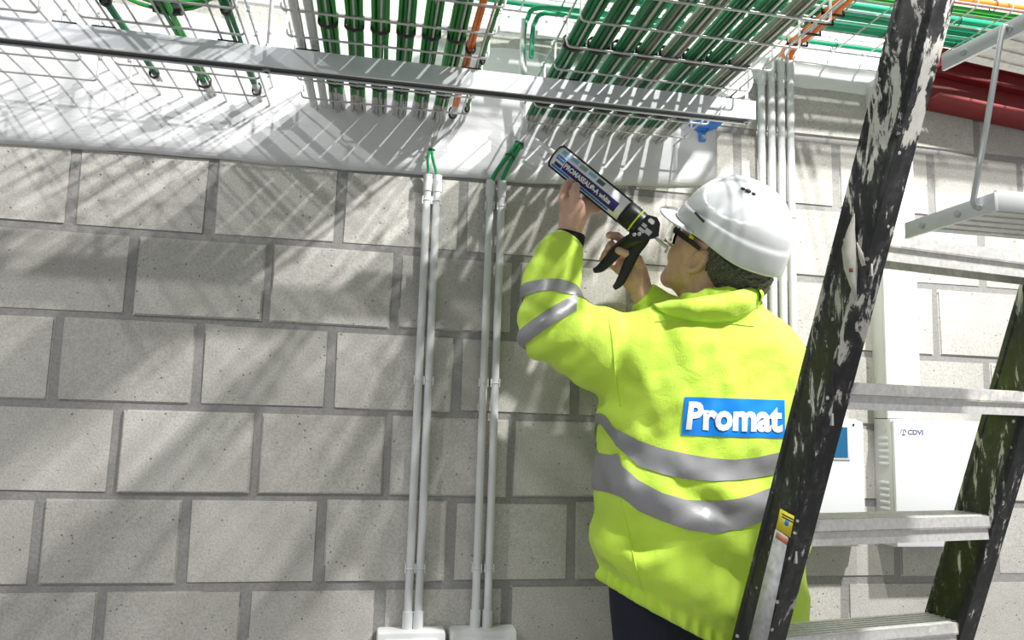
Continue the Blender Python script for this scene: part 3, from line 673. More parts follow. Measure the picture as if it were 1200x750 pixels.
rod = [M2 @ Vector((0.004, L2*0.60, 0.012)), qa, qa+Vector((-0.002, 0, -0.006)), qa*0.5+qb*0.5+Vector((-0.002, 0, 0)), qb+Vector((-0.003, 0, 0.008)), qb, M1 @ Vector((0.0, L1*0.86, 0.004))]
MB().tube(rod, 0.0042, 8).build('rod', MT['steel'], lad)

# ------------------------------------------------------------------ implicit-surface helpers for the worker
def rcone(p, a, b, ra_, rb_2):
    a = np.asarray(a, float); b = np.asarray(b, float); ab = b-a; h = np.clip(((p-a)@ab)/(ab@ab), 0, 1)
    return np.linalg.norm(p-(a+h[:, None]*ab), axis=1) - (ra_+(rb_2-ra_)*h)
def chain(p, pts, rs, k=0.0):
    d = None
    for i in range(len(pts)-1):
        q = rcone(p, pts[i], pts[i+1], rs[i], rs[i+1]); d = q if d is None else (smin(d, q, k) if k else np.minimum(d, q))
    return d
def ellip(p, c, R, fr=None):
    q = p-np.asarray(c); 
    if fr is not None: q = q@np.asarray(fr).T
    R = np.asarray(R); k0 = np.linalg.norm(q/R, axis=1); k1 = np.linalg.norm(q/(R*R), axis=1)+1e-9
    return k0*(k0-1)/k1
def smin(a, b, k):
    h = np.clip(0.5+0.5*(b-a)/k, 0, 1); return b+(a-b)*h-k*h*(1-h)
def smax(a, b, k): return -smin(-a, -b, k)
def surface(f, lo, hi, h, N=20):
    lo = np.array(lo, float); hi = np.array(hi, float); nb = np.ceil((hi-lo)/(h*N)).astype(int)
    G = nb*N+2; ids = []; pos = []; quads = []
    ctr = np.stack(np.meshgrid(*[np.arange(n) for n in nb], indexing='ij'), -1).reshape(-1, 3)
    dc = f(lo+(ctr+0.5)*N*h); rad = N*h*0.87*1.5
    gi = np.arange(N+1)
    base = np.stack(np.meshgrid(gi, gi, gi, indexing='ij'), -1)
    gid = lambda I: (I[..., 0]*G[1]+I[..., 1])*G[2]+I[..., 2]
    corners = [(i, j, k) for i in (0, 1) for j in (0, 1) for k in (0, 1)]
    edges = [(a, b) for a in range(8) for b in range(a+1, 8) if sum(abs(x-y) for x, y in zip(corners[a], corners[b])) == 1]
    for B in ctr[np.abs(dc) < rad]:
        I = base+B*N; D = f((lo+I.reshape(-1, 3)*h)).reshape(N+1, N+1, N+1)
        S = D < 0
        if S.all() or not S.any(): continue
        cs = [S[i:N+i, j:N+j, k:N+k] for i, j, k in corners]; ds = [D[i:N+i, j:N+j, k:N+k] for i, j, k in corners]
        cnt = sum(c.astype(int) for c in cs); act = (cnt > 0) & (cnt < 8)
        if act.any():
            acc = np.zeros((act.sum(), 3)); w = np.zeros(act.sum())
            for a, b in edges:
                da, db = ds[a][act], ds[b][act]; x = (da < 0) != (db < 0)
                t = np.where(x, da/(da-db+1e-20), 0)
                pa = np.array(corners[a], float); pb = np.array(corners[b], float)
                acc += np.where(x[:, None], pa+(pb-pa)*t[:, None], 0); w += x
            cell = np.argwhere(act)
            pos.append(lo+(B*N+cell+acc/w[:, None])*h); ids.append(gid(cell+B*N))
        for ax in range(3):
            sl0 = [slice(0, N)]*3; sl1 = [slice(0, N)]*3; sl1[ax] = slice(1, N+1)
            s0 = S[tuple(sl0)]; s1 = S[tuple(sl1)]; e = np.argwhere(s0 != s1)
            if len(e) == 0: continue
            fl = s0[tuple(e.T)]; e = e+B*N; u, v = (ax+1) % 3, (ax+2) % 3
            o = np.zeros(3, int); ou = o.copy(); ou[u] = 1; ov = o.copy(); ov[v] = 1
            q = np.stack([gid(e-ou-ov), gid(e-ov), gid(e), gid(e-ou)], 1)
            q[~fl] = q[~fl][:, ::-1]; quads.append(q)
    ids = np.concatenate(ids); pos = np.concatenate(pos); quads = np.concatenate(quads)
    o = np.argsort(ids); ids = ids[o]; pos = pos[o]
    ix = np.searchsorted(ids, quads); ix = np.clip(ix, 0, len(ids)-1); ok = (ids[ix] == quads).all(1)
    return pos, ix[ok]
def np_mesh(name, V, F, mat, parent=None, smooth=True):
    me = bpy.data.meshes.new(name); V = np.asarray(V, np.float32); F = np.asarray(F, np.int32); n = F.shape[1]
    me.vertices.add(len(V)); me.vertices.foreach_set('co', V.ravel())
    me.loops.add(F.size); me.loops.foreach_set('vertex_index', F.ravel())
    me.polygons.add(len(F)); me.polygons.foreach_set('loop_start', np.arange(0, F.size, n, dtype=np.int32))
    me.polygons.foreach_set('use_smooth', np.full(len(F), smooth)); me.update(calc_edges=True); me.validate()
    me.materials.append(mat); return link(name, me, parent)
def normals(V, F):
    n = np.zeros_like(V); a, b, c = V[F[:, 0]], V[F[:, 1]], V[F[:, 2]]; fn = np.cross(b-a, c-a)
    for k in range(F.shape[1]): np.add.at(n, F[:, k], fn)
    return n/(np.linalg.norm(n, axis=1)[:, None]+1e-12)
def clip_field(V, T, fields):
    """keep the part of the triangle mesh where every field >= 0 (fields are per-vertex arrays)"""
    A = np.concatenate([V]+[f[:, None] for f in fields], 1)
    for k in range(len(fields)):
        s = A[:, 3+k]; keep = (s[T] >= 0).all(1); cut = (~keep) & (s[T] >= 0).any(1)
        newV = [A]; nv = len(A); newT = [T[keep]]; extra = []; et = []
        cache = {}
        def mid(i, j):
            nonlocal nv
            key = (i, j) if i < j else (j, i)
            if key not in cache:
                t = s[key[0]]/(s[key[0]]-s[key[1]]); extra.append(A[key[0]]+(A[key[1]]-A[key[0]])*t); cache[key] = nv; nv += 1
            return cache[key]
        for tri in T[cut]:
            poly = []
            for q in range(3):
                i, j = tri[q], tri[(q+1) % 3]
                if s[i] >= 0: poly.append(i)
                if (s[i] >= 0) != (s[j] >= 0): poly.append(mid(i, j))
            for q in range(1, len(poly)-1): et.append((poly[0], poly[q], poly[q+1]))
        if extra: newV.append(np.array(extra))
        if et: newT.append(np.array(et))
        A = np.concatenate(newV); T = np.concatenate(newT)
    used = np.unique(T); rm = -np.ones(len(A), int); rm[used] = np.arange(len(used))
    return A[used][:, :3], rm[T]
def wob(p, seed, wl, n=6):
    g = np.random.default_rng(seed); o = 0
    for _ in range(n):
        d = g.normal(size=3); d /= np.linalg.norm(d); o = o+np.sin(p@d*(6.283/(wl*(0.7+0.6*g.random())))+g.random()*6.28)
    return o/n

# ------------------------------------------------------------------ the worker: joints
PH = math.radians(3)
SX = np.array([math.cos(PH), math.sin(PH), 0]); SY = np.array([-math.sin(PH), math.cos(PH), 0])
TC = P(817, 545, 1.66)                                 # middle of the trunk
def tl(x, y, z): return np.array([TC[0], TC[1], 0])+SX*x+SY*y+np.array([0, 0, z])
S_L = P(772, 424, 1.66); E_L = P(647, 384, 1.64)
S_R = tl(0.165, -0.01, S_L[2]+0.0)
W_L = P(668.5, 277, 1.70)
W_R = P(755, 347, 1.755)
E_R = np.array([0.80, -0.085, 1.31])
NB = P(842, 372, 1.665)
# head frame
HO = P(815, 306, 1.655)
ev = ray(825, 290); ev = ev/np.linalg.norm(ev); rr = np.cross(ev, CU); rr /= np.linalg.norm(rr); uu = np.cross(rr, ev)
be = math.radians(27)
HF = math.cos(be)*(-0.85*rr+0.527*uu)+math.sin(be)*ev; HF /= np.linalg.norm(HF)
HS = -ev-HF*np.dot(-ev, HF); HS /= np.linalg.norm(HS); HU = np.cross(HF, HS)
if np.dot(HU, uu) < 0: HU = -HU
ga = math.radians(15); HS, HU = HS*math.cos(ga)-HU*math.sin(ga), HU*math.cos(ga)+HS*math.sin(ga)
HFR = np.stack([HF, HS, HU])
def hl(f, s, u): return HO+HF*f+HS*s+HU*u
HDZ = -0.076*HS                                        # ear sits on the near side of the head
HC = HO+HDZ
def hh(f, s, u): return HC+HF*f+HS*s+HU*u

# hands
LH = dict(
    palm=([W_L, P(671, 258, 1.70), P(672, 243, 1.705)], [0.0255, 0.0275, 0.027]),
    thumb=([P(676, 256, 1.685), P(674, 240, 1.678), P(673, 228, 1.678), P(675, 218, 1.688)], [0.013, 0.0118, 0.0108, 0.0095]),
    index=([P(663, 247, 1.70), P(659.5, 234, 1.70), P(662, 221, 1.705), P(669, 211, 1.72)], [0.0125, 0.0105, 0.0098, 0.0085]),
    middle=([P(679, 247, 1.725), P(688, 232, 1.755), P(697, 230, 1.78), P(705, 236, 1.775)], [0.012, 0.0105, 0.0098, 0.0085]),
    ring=([P(680, 254, 1.72), P(690, 242, 1.75), P(698, 239, 1.77), P(704, 243, 1.765)], [0.0115, 0.0100, 0.0095, 0.0082]),
    little=([P(678, 262, 1.715), P(686, 253, 1.735), P(693, 247, 1.755), P(699, 247, 1.765)], [0.0105, 0.0090, 0.0085, 0.0075]))
RH = dict(
    palm=([W_R, P(745, 328, 1.765), P(737, 311, 1.770)], [0.0245, 0.0275, 0.027]),
    thumb=([P(752, 318, 1.757), P(747, 304, 1.742), P(736, 298.5, 1.730), P(725, 293.5, 1.728)], [0.0135, 0.0120, 0.0108, 0.0092]),
    index=([P(738, 300, 1.785), P(732, 284, 1.790), P(723, 276.5, 1.775), P(714, 275.5, 1.757)], [0.0125, 0.0105, 0.0095, 0.0085]),
    middle=([P(732, 305, 1.79), P(723, 293, 1.79), P(716, 287, 1.772), P(713, 290, 1.752)], [0.0125, 0.0105, 0.0098, 0.0085]),
    ring=([P(728, 311, 1.79), P(718, 301, 1.79), P(711, 296, 1.772), P(708.5, 298.5, 1.752)], [0.0115, 0.0100, 0.0092, 0.0082]),
    little=([P(727, 318, 1.785), P(716, 309, 1.785), P(708, 303, 1.770), P(705.5, 304.5, 1.752)], [0.0105, 0.0090, 0.0084, 0.0074]))
def hand_sdf(p, H):
    d = chain(p, *H['palm'], k=0.02)
    for n in ('index', 'middle', 'ring', 'little'): d = smin(d, chain(p, *H[n], k=0.003), 0.007)
    return smin(d, chain(p, *H['thumb'], k=0.003), 0.009)
def near(p, c, r): return np.linalg.norm(p-np.asarray(c), axis=1) < r
def part(p, c, r, fn):
    """evaluate fn only inside a sphere; outside return the distance to it"""
    d0 = np.linalg.norm(p-np.asarray(c), axis=1); d = d0-r*0.75; m = d0 < r
    if m.any(): d[m] = fn(p[m])
    return d
def head_sdf(p):
    q = (p-HC)@HFR.T; q[:, 1] = np.abs(q[:, 1])          # the head is symmetric
    d = ellip(q, (-0.012, 0, 0.045), (0.098, 0.077, 0.098))
    d = smin(d, ellip(q, (0.028, 0, -0.005), (0.068, 0.066, 0.075)), 0.03)          # face
    d = smin(d, rcone(q, (0.030, 0.046, -0.055), (0.076, 0.012, -0.088), 0.024, 0.021), 0.03)   # jaw
    d = smin(d, rcone(q, (0.072, 0.0, -0.055), (0.083, 0.0, -0.088), 0.028, 0.018), 0.02)   # chin
    d = smin(d, ellip(q, (0.066, 0.036, -0.022), (0.026, 0.022, 0.026)), 0.02)              # cheek
    d = smin(d, rcone(q, (0.092, 0, 0.030), (0.116, 0, -0.012), 0.008, 0.0115), 0.014)      # nose
    d = smin(d, rcone(q, (0.086, 0.0, 0.044), (0.078, 0.036, 0.046), 0.010, 0.010), 0.015)  # brow
    d = smax(d, -ellip(q, (0.094, 0.033, 0.024), (0.014, 0.017, 0.010)), 0.010)             # eye socket
    d = smin(d, ellip(q, (0.080, 0.032, 0.024), (0.0115, 0.0125, 0.0115)), 0.003)           # eyeball
    d = smin(d, rcone(q, (0.099, 0.0, -0.044), (0.088, 0.022, -0.047), 0.0065, 0.004), 0.006)   # upper lip
    d = smin(d, rcone(q, (0.097, 0.0, -0.057), (0.087, 0.020, -0.055), 0.007, 0.004), 0.006)    # lower lip
    # ear
    e = (q-np.array([-0.006, 0.078, 0.000])); ang = math.radians(18); 
    ex = e[:, 0]*math.cos(ang)+e[:, 2]*math.sin(ang); ez = -e[:, 0]*math.sin(ang)+e[:, 2]*math.cos(ang); ey = e[:, 1]+ex*0.08
    ee = np.stack([ex, ey, ez], 1)
    ear = ellip(ee, (0, 0, 0.002), (0.0195, 0.0130, 0.0335))
    ear = smin(ear, ellip(ee, (0.005, -0.001, -0.026), (0.010, 0.007, 0.010)), 0.008)
    ear = smax(ear, -ellip(ee, (0.003, 0.013, 0.003), (0.0125, 0.0180, 0.0215)), 0.003)
    ear = smin(ear, rcone(ee, (0.000, 0.002, 0.020), (-0.007, 0.003, -0.008), 0.0028, 0.0024), 0.003)
    return smin(d, ear, 0.006)
HIP = tl(-0.02, 0.02, 0.86)
def leg_pts(s): return [HIP+SX*s*0.095, tl(s*0.10+0.03, 0.0, 0.47), tl(s*0.095+0.10, 0.015, 0.09)]
def body_sdf(p):
    d = part(p, HC, 0.22, head_sdf)
    d = smin(d, rcone(p, NB-np.array([0, 0, 0.03]), hh(-0.012, 0, -0.035), 0.062, 0.056), 0.025)
    d = smin(d, rcone(p, hh(0.02, 0, -0.085), NB+SY*0.04-np.array([0, 0, 0.02]), 0.034, 0.04), 0.03)
    ch = tl(0.0, 0.0, 1.27); q = p-ch
    d = smin(d, ellip(p, ch, (0.17, 0.105, 0.22)), 0.05)
    d = smin(d, ellip(p, HIP+np.array([0.012, 0, 0.03]), (0.13, 0.095, 0.15)), 0.03)
    for pts, rs in (([S_L, E_L, W_L], [0.062, 0.045, 0.0285]), ([S_R, E_R, W_R], [0.062, 0.045, 0.0285])): d = smin(d, chain(p, pts, rs), 0.02)
    for s in (-1, 1):
        a, b, c = leg_pts(s); d = smin(d, chain(p, [a, b, c], [0.066, 0.050, 0.038]), 0.02)
        d = smin(d, rcone(p, c-np.array([0, 0, 0.045]), c+SY*0.13-np.array([0, 0, 0.06]), 0.032, 0.026), 0.02)
    d = smin(d, part(p, P(680, 250, 1.72), 0.13, lambda x: hand_sdf(x, LH)), 0.008)
    d = smin(d, part(p, P(732, 310, 1.765), 0.13, lambda x: hand_sdf(x, RH)), 0.008)
    return d
def mat_skin():
    m, N, L, b = nt('skin'); g = N.new('ShaderNodeNewGeometry'); pos = g.outputs['Position']
    c = mixc(N, L, ramp(N, L, noise(N, L, pos, 45, 4), 0.3, 0.7), (0.67, 0.385, 0.285), (0.79, 0.51, 0.405))
    c = mixc(N, L, ramp(N, L, noise(N, L, pos, 240, 3), 0.5, 0.7, 0, 0.3), c, (0.40, 0.16, 0.11))
    L.new(c, b.inputs['Base Color']); b.inputs['Roughness'].default_value = 0.5; b.inputs['Subsurface Weight'].default_value = 0.08
    b.inputs['Subsurface Radius'].default_value = (0.008, 0.003, 0.002)
    bp = N.new('ShaderNodeBump'); bp.inputs['Strength'].default_value = 0.25; bp.inputs['Distance'].default_value = 0.001; L.new(noise(N, L, pos, 300, 4), bp.inputs['Height']); L.new(bp.outputs[0], b.inputs['Normal'])
    return m
V, F = surface(body_sdf, tl(-0.62, -0.35, 0.0)-np.array([0, 0, 0.01]), tl(0.35, 0.28, 2.0), 0.0034)
person = np_mesh('person', V, F, mat_skin())
tag(person, 'worker in yellow jacket and white hard hat, back turned, arms raised holding a sealant gun', 'person')
# finger nails
nail = simple('finger_nail', (0.70, 0.45, 0.38), 0.3)
for H, side in ((LH, ev), (RH, ev)):
    for fn in ('thumb', 'index', 'middle', 'ring', 'little'):
        a, b = H[fn][0][-2], H[fn][0][-1]; d = (b-a)/np.linalg.norm(b-a); n = -side-d*np.dot(-side, d); n /= np.linalg.norm(n); r = H[fn][1][-1]; sd = np.cross(d, n)
        c = b-d*0.001+n*(r*0.86); m = MB(); Vn = []; Fn = []
        for i in range(4):
            for j in range(5):
                u = (i/3-0.5)*0.0095; v = (j/4-0.5); Vn.append(c+d*u+sd*v*r*1.15-n*(v*v*r*0.55)+n*0.0004*(i == 3))
        for i in range(3):
            for j in range(4): Fn.append((i*5+j, i*5+j+1, (i+1)*5+j+1, (i+1)*5+j))
        o = m.add(Vn, Fn, True).build('finger_nail', nail, person); md = o.modifiers.new('thick', 'SOLIDIFY'); md.thickness = 0.0008

# hair at the nape and temples
def hair_sdf(p):
    q = (p-HC)@HFR.T; q[:, 1] = np.abs(q[:, 1])
    d = ellip(q, (-0.040, 0, 0.040), (0.088, 0.081, 0.100))
    d = smin(d, ellip(q, (-0.078, 0, 0.000), (0.066, 0.072, 0.072)), 0.03)
    d = smax(d, q[:, 0]-0.040+np.maximum(0, 0.035-q[:, 2])*1.6, 0.006)           # hairline at the temple and behind the ear
    ecut = ellip(q, (-0.004, 0.084, -0.002), (0.024, 0.03, 0.036)); d = smax(d, -ecut, 0.005)   # round the ear
    st = np.sin(q[:, 2]*900+np.sin(q[:, 0]*160)*2+q[:, 1]*300)*0.0009+np.sin(q[:, 0]*420+q[:, 2]*260+3*np.sin(q[:, 1]*90))*0.0014
    return d+st
V, F = surface(lambda p: part(p, HC, 0.2, hair_sdf), HC-0.17, HC+0.17, 0.0026)
def mat_hair():
    m, N, L, b = nt('grey_brown_hair'); tc = N.new('ShaderNodeTexCoord'); mp = N.new('ShaderNodeMapping'); mp.inputs['Scale'].default_value = (70, 300, 300); mp.inputs['Rotation'].default_value = (0.4, 0.5, 0.2)
    L.new(tc.outputs['Object'], mp.inputs[0]); n = noise(N, L, mp.outputs[0], 1.6, 4, 0.6, 0.8)
    L.new(mixc(N, L, ramp(N, L, n, 0.42, 0.66), (0.022, 0.019, 0.017), (0.23, 0.215, 0.19)), b.inputs['Base Color']); b.inputs['Roughness'].default_value = 0.45
    bp = N.new('ShaderNodeBump'); bp.inputs['Strength'].default_value = 0.8; bp.inputs['Distance'].default_value = 0.002; L.new(n, bp.inputs['Height']); L.new(bp.outputs[0], b.inputs['Normal'])
    return m
np_mesh('hair', V, F, mat_hair(), person)

# ------------------------------------------------------------------ jacket
ZK = np.array([0.70, 0.80, 0.86, 0.98, 1.10, 1.22, 1.32, 1.40, 1.46, 1.53])
AK = np.array([0.212, 0.216, 0.224, 0.232, 0.234, 0.228, 0.222, 0.205, 0.165, 0.09])
BK = np.array([0.145, 0.150, 0.158, 0.162, 0.158, 0.150, 0.140, 0.128, 0.105, 0.07])
def hem_z(xl): return 0.786-0.49*(xl+0.02)-0.10*np.abs(xl+0.02)*(xl < -0.02)*0
def torso_loc(p):
    q = p-np.array([TC[0], TC[1], 0]); return q@SX, q@SY, q[:, 2]
def d_torso(p):
    x, y, z = torso_loc(p); x = x - 0.02*np.clip((z-1.2)/0.3, 0, 1)-0.022*np.clip((1.1-z)/0.25, 0, 1); y = y + 0.015*np.clip((z-1.2)/0.25, 0, 1)
    A = np.interp(z, ZK, AK); B = np.interp(z, ZK, BK)
    k0 = (np.abs(x/A)**2.4+np.abs(y/B)**2.4)**(1/2.4); d = (k0-1)*np.minimum(A, B)*0.9
    d = smax(d, z-1.515, 0.05)
    return d
aL = [S_L+SX*0.03, S_L, P(705, 410, 1.645), E_L]; aLr = [0.095, 0.098, 0.090, 0.074]
fL = [E_L, P(646, 332, 1.665), P(656, 299, 1.685), P(667, 283, 1.70)]; fLr = [0.074, 0.064, 0.052, 0.035]
aR = [S_R, E_R]; aRr = [0.095, 0.070]
fR = [E_R, P(775, 366, 1.76), P(757, 350, 1.757)]; fRr = [0.068, 0.048, 0.040]
def d_armL(p): return np.minimum(chain(p, aL, aLr, 0.02), chain(p, fL, fLr, 0.015))
def d_fore(p): return chain(p, fL, fLr, 0.015)
def fold_arm(p):
    q = p-E_L; ax = (fL[-1]-E_L)/np.linalg.norm(fL[-1]-E_L); ux = (S_L-E_L)/np.linalg.norm(S_L-E_L)
    d = np.linalg.norm(q, axis=1); w = np.exp(-(d/0.10)**2)
    return w*0.0075*np.sin((q@(ux-ax*0.8))*95+2.5*wob(p, 5, 0.12))+0.0035*wob(p, 3, 0.07)+0.004*np.sin((q@ux)*60+2*wob(p, 8, 0.15))*np.exp(-((q@ux-0.17)/0.09)**2)
def d_jacket(p):
    dt = d_torso(p); x, y, z = torso_loc(p)
    # sweeping folds from the raised left arm across the back, gathers over the hem
    t1 = (z-1.12)+0.55*(x+0.2)+0.02*wob(p, 11, 0.25)
    dt = dt+0.0085*np.sin(t1*52+1.2*wob(p, 12, 0.2))*np.exp(-((z-0.98)/0.17)**2)*np.exp(-((x+0.03)/0.20)**2)
    dt = dt+0.007*wob(p, 2, 0.16)+0.003*wob(p, 4, 0.06)-0.007*np.maximum(0, wob(p*np.array([1, 1, 0.55]), 31, 0.11, 5)-0.15)
    dt = dt+0.006*np.sin((x*1.0-(z-1.3)*0.45)*48+2*wob(p, 17, 0.2))*np.exp(-((z-1.26)/0.14)**2)*np.exp(-((x+0.12)/0.11)**2)
    hz = z-hem_z(x); dt = dt+0.006*np.sin(np.arctan2(y, x)*38+1.5*wob(p, 6, 0.1))*np.exp(-(hz/0.035)**2)+0.006*np.exp(-((hz-0.030)/0.012)**2)-0.012*np.exp(-((hz-0.075)/0.045)**2)
    d = smin(dt, chain(p, aL, aLr, 0.02)+fold_arm(p), 0.035)
    d = smin(d, chain(p, fL, fLr, 0.015)+fold_arm(p), 0.018)
    ar = np.minimum(chain(p, aR, aRr), chain(p, fR, fRr)); d = smin(d, ar+0.003*wob(p, 9, 0.06), 0.04)
    d = smin(d, rcone(p, S_L+np.array([0.01, 0, 0.045]), NB-np.array([0, 0, 0.035]), 0.060, 0.070), 0.04)
    d = smin(d, rcone(p, S_R+np.array([0.0, 0, 0.040]), NB-np.array([0, 0, 0.035]), 0.060, 0.070), 0.04)
    # open ends: cuffs, neck and hem
    ax = (fL[-1]-fL[-2])/np.linalg.norm(fL[-1]-fL[-2]); d = smax(d, (p-fL[-1]-ax*0.004)@ax if False else np.where(near(p, fL[-1], 0.12), (p-fL[-1]-ax*0.006)@ax, -1.0), 0.006)
    ax = (fR[-1]-fR[-2])/np.linalg.norm(fR[-1]-fR[-2]); d = smax(d, np.where(near(p, fR[-1], 0.10), (p-fR[-1]-ax*0.012)@ax, -1.0), 0.006)
    d = smax(d, -hz, 0.008)
    nk = rcone(p, NB+np.array([0, 0, -0.03]), NB+np.array([0, 0, 0.15]), 0.068, 0.075); d = smax(d, -nk, 0.006)
    for c in (fL[-1], fR[-1]):
        pass
    return d
def mat_jacket():
    m, N, L, b = nt('hi_vis_fabric'); g = N.new('ShaderNodeNewGeometry'); pos = g.outputs['Position']
    c = mixc(N, L, ramp(N, L, noise(N, L, pos, 4, 3), 0.3, 0.7), (0.64, 0.93, 0.075), (0.70, 0.98, 0.11))
    L.new(c, b.inputs['Base Color']); b.inputs['Roughness'].default_value = 0.6; b.inputs['Sheen Weight'].default_value = 0.15; b.inputs['Specular IOR Level'].default_value = 0.3
    h = math_(N, L, 'ADD', noise(N, L, pos, 700, 2), math_(N, L, 'MULTIPLY', noise(N, L, pos, 24, 4, 0.55, 0.6), 2.5))
    bp = N.new('ShaderNodeBump'); bp.inputs['Strength'].default_value = 0.45; bp.inputs['Distance'].default_value = 0.004; L.new(h, bp.inputs['Height']); L.new(bp.outputs[0], b.inputs['Normal'])
    return m
JV, JF = surface(d_jacket, tl(-0.55, -0.30, 0.70), tl(0.36, 0.26, 1.80), 0.0052)
MT['hivis'] = mat_jacket()
jacket = np_mesh('jacket', JV, JF, MT['hivis'], person); jacket['label'] = 'fluorescent yellow work jacket'
JT = np.concatenate([JF[:, [0, 1, 2]], JF[:, [0, 2, 3]]]); JN = normals(JV, JF)
BVH = BVHTree.FromPolygons([tuple(v) for v in JV.tolist()], [tuple(t) for t in JF.tolist()])
def hit(x, y, off=0.0):
    d = Vector(ray(x, y)).normalized(); h = BVH.ray_cast(Vector(CAM), d)
    if h[0] is None: return None
    return np.array(h[0]+h[1]*off)
MT['reflect'] = simple('reflective_tape', (0.33, 0.33, 0.345), 0.42, metal=0.25, var=0.06, bscale=300, bump=0.15)
def tape(name, fields, off=0.0022):
    V0 = JV+JN*off; v, t = clip_field(V0, JT, fields)
    if len(t) == 0: return
    return np_mesh(name, v, t, MT['reflect'], jacket)
jx, jy, jz = torso_loc(JV)
tors = d_armL(JV)-(d_torso(JV)+0.012)
def band_curve(pts):
    xs, zs_ = [], []
    for (x, y) in pts:
        h = hit(x, y)
        if h is None: continue
        q = h-np.array([TC[0], TC[1], 0]); xs.append(q@SX); zs_.append(h[2])
    o = np.argsort(xs); return np.array(xs)[o], np.array(zs_)[o]
for top, bot in (([(701, 484), (717, 499), (722, 503), (748, 516), (776, 526), (804, 532), (835, 537), (860, 538.5), (885, 536), (919, 528)], [(701, 497), (717, 514), (722, 522), (748, 546), (776, 556), (804, 561), (835, 564), (860, 563), (885, 560), (916, 553)]),
                 ([(699, 526), (717, 533), (728, 545), (748, 563), (776, 578), (804, 586), (835, 587), (870, 583), (905, 571)], [(699, 574), (717, 578), (728, 582), (748, 598), (776, 610), (804, 620), (835, 625), (870, 620), (900, 607)])):
    xt, zt_ = band_curve(top); xb, zb_ = band_curve(bot)
    tape('reflective_band', [np.interp(jx, xt, zt_)-jz, jz-np.interp(jx, xb, zb_), tors])
# two bands on the left sleeve
def line_field(pts, V0):
    rel = V0-CAM; z = rel@_f; X = 600+FPX*(rel@CR)/z; Y = 375-FPX*(rel@CU)/z
    return X, Y
fa = (fL[1]-fL[0]); fa = fa/np.linalg.norm(fa)
def ring_field(c, n, V0): n = n/np.linalg.norm(n); return (V0-c)@n
cA = P(643, 349, 1.66); nA = fa*0.85+uu*0.35+ev*0.30; sA = ring_field(cA, nA, JV)
cB = P(641, 380, 1.64); nB = (-0.56*rr+0.83*uu)+ev*0.10; sB = ring_field(cB, nB, JV)
nearE = 0.145-np.linalg.norm(JV-P(643, 365, 1.65), axis=1); nearB = np.minimum(nearE, (P(676, 352, 1.60)-JV)@rr*1.0)
tape('reflective_band', [sA+0.0135, 0.0135-sA, nearE])
tape('reflective_band', [sB+0.016, 0.016-sB, nearB])
# blue logo patch with lettering, wrapped over the back
quad = [(802, 465), (919, 469), (919.5, 513.5), (798, 510)]
def qmap(u, v):
    a = np.array(quad[0])*(1-u)+np.array(quad[1])*u; b = np.array(quad[3])*(1-u)+np.array(quad[2])*u; return a*(1-v)+b*v
def on_back(u, v, off):
    x, y = qmap(u, v); h = hit(x, y, off)
    return h if h is not None else P(x, y, 1.5)
nu, nv = 48, 20; Vp = [on_back(i/nu, j/nv, 0.0014) for j in range(nv+1) for i in range(nu+1)]
Fp = [(j*(nu+1)+i, (j+1)*(nu+1)+i, (j+1)*(nu+1)+i+1, j*(nu+1)+i+1) for j in range(nv) for i in range(nu)]
lp = np_mesh('logo_patch', Vp, Fp, MT['promat'], jacket); lp['label'] = 'blue patch reading Promat in white'
tm, sz = text_mesh('Promat', 1.0, MT['white'], 0.042)
bm = bmesh.new(); bm.from_mesh(tm); bmesh.ops.triangulate(bm, faces=bm.faces[:])
for k in range(1, 24): 
    g_ = bm.verts[:]+bm.edges[:]+bm.faces[:]; bmesh.ops.bisect_plane(bm, geom=g_, plane_co=(sz[0]*k/24, 0, 0), plane_no=(1, 0, 0))
for k in range(1, 8):
    g_ = bm.verts[:]+bm.edges[:]+bm.faces[:]; bmesh.ops.bisect_plane(bm, geom=g_, plane_co=(0, sz[1]*k/8, 0), plane_no=(0, 1, 0))
for v in bm.verts:
    u = 0.045+0.925*v.co.x/sz[0]; vv = 0.86-0.745*v.co.y/sz[1]; v.co = Vector(on_back(u, vv, 0.0030))
bm.to_mesh(tm); bm.free(); link('logo_lettering', tm, jacket)
def seam(px, name='seam', r=0.0016):
    pts = [hit(x, y, 0.0006) for x, y in px]; pts = [q for q in pts if q is not None]
    if len(pts) > 2: MB().tube(smooth(pts, 3), r, 6).build(name, MT['hivis'], jacket)
seam([(713+0.9*math.sin(k*0.6)+k*1.25, 372+k*9.5) for k in range(12)])
seam([(727+k*2.0, 582+k*9.0) for k in range(13)])
seam([(768+k*9.6, 377-3.4*math.sin(k*0.35)+k*0.2) for k in range(13)])
# collar: flared band folded round the neck
cp = []
cpx_top = [(797, 354), (815, 350), (835, 347), (858, 343), (880, 336.5), (892, 337)]
ring_n = 56; Vc = []; Fc = []
NA = (hh(-0.02, 0, -0.06)-NB); NA = NA/np.linalg.norm(NA); NA = NA*0.5+np.array([0, 0, 1.0])*0.5+SX*0.10; NA /= np.linalg.norm(NA)
CX = np.cross(SY, NA); CX /= np.linalg.norm(CX); CY = np.cross(NA, CX)
for j, (hgt, ra1, rb1) in enumerate(((-0.090, 0.070, 0.050), (-0.062, 0.090, 0.076), (-0.030, 0.100, 0.086), (-0.005, 0.101, 0.089), (0.024, 0.096, 0.086), (0.030, 0.090, 0.079), (0.024, 0.084, 0.072), (-0.02, 0.078, 0.066))):
    for i in range(ring_n):
        a = 2*math.pi*i/ring_n; w = 0.0025*math.sin(a*5+j)+0.002*math.sin(a*11+2)
        Vc.append(NB+np.array([0, 0, 0.003])+NA*(hgt+w)+CX*math.cos(a)*(ra1+w)+CY*math.sin(a)*(rb1+w))
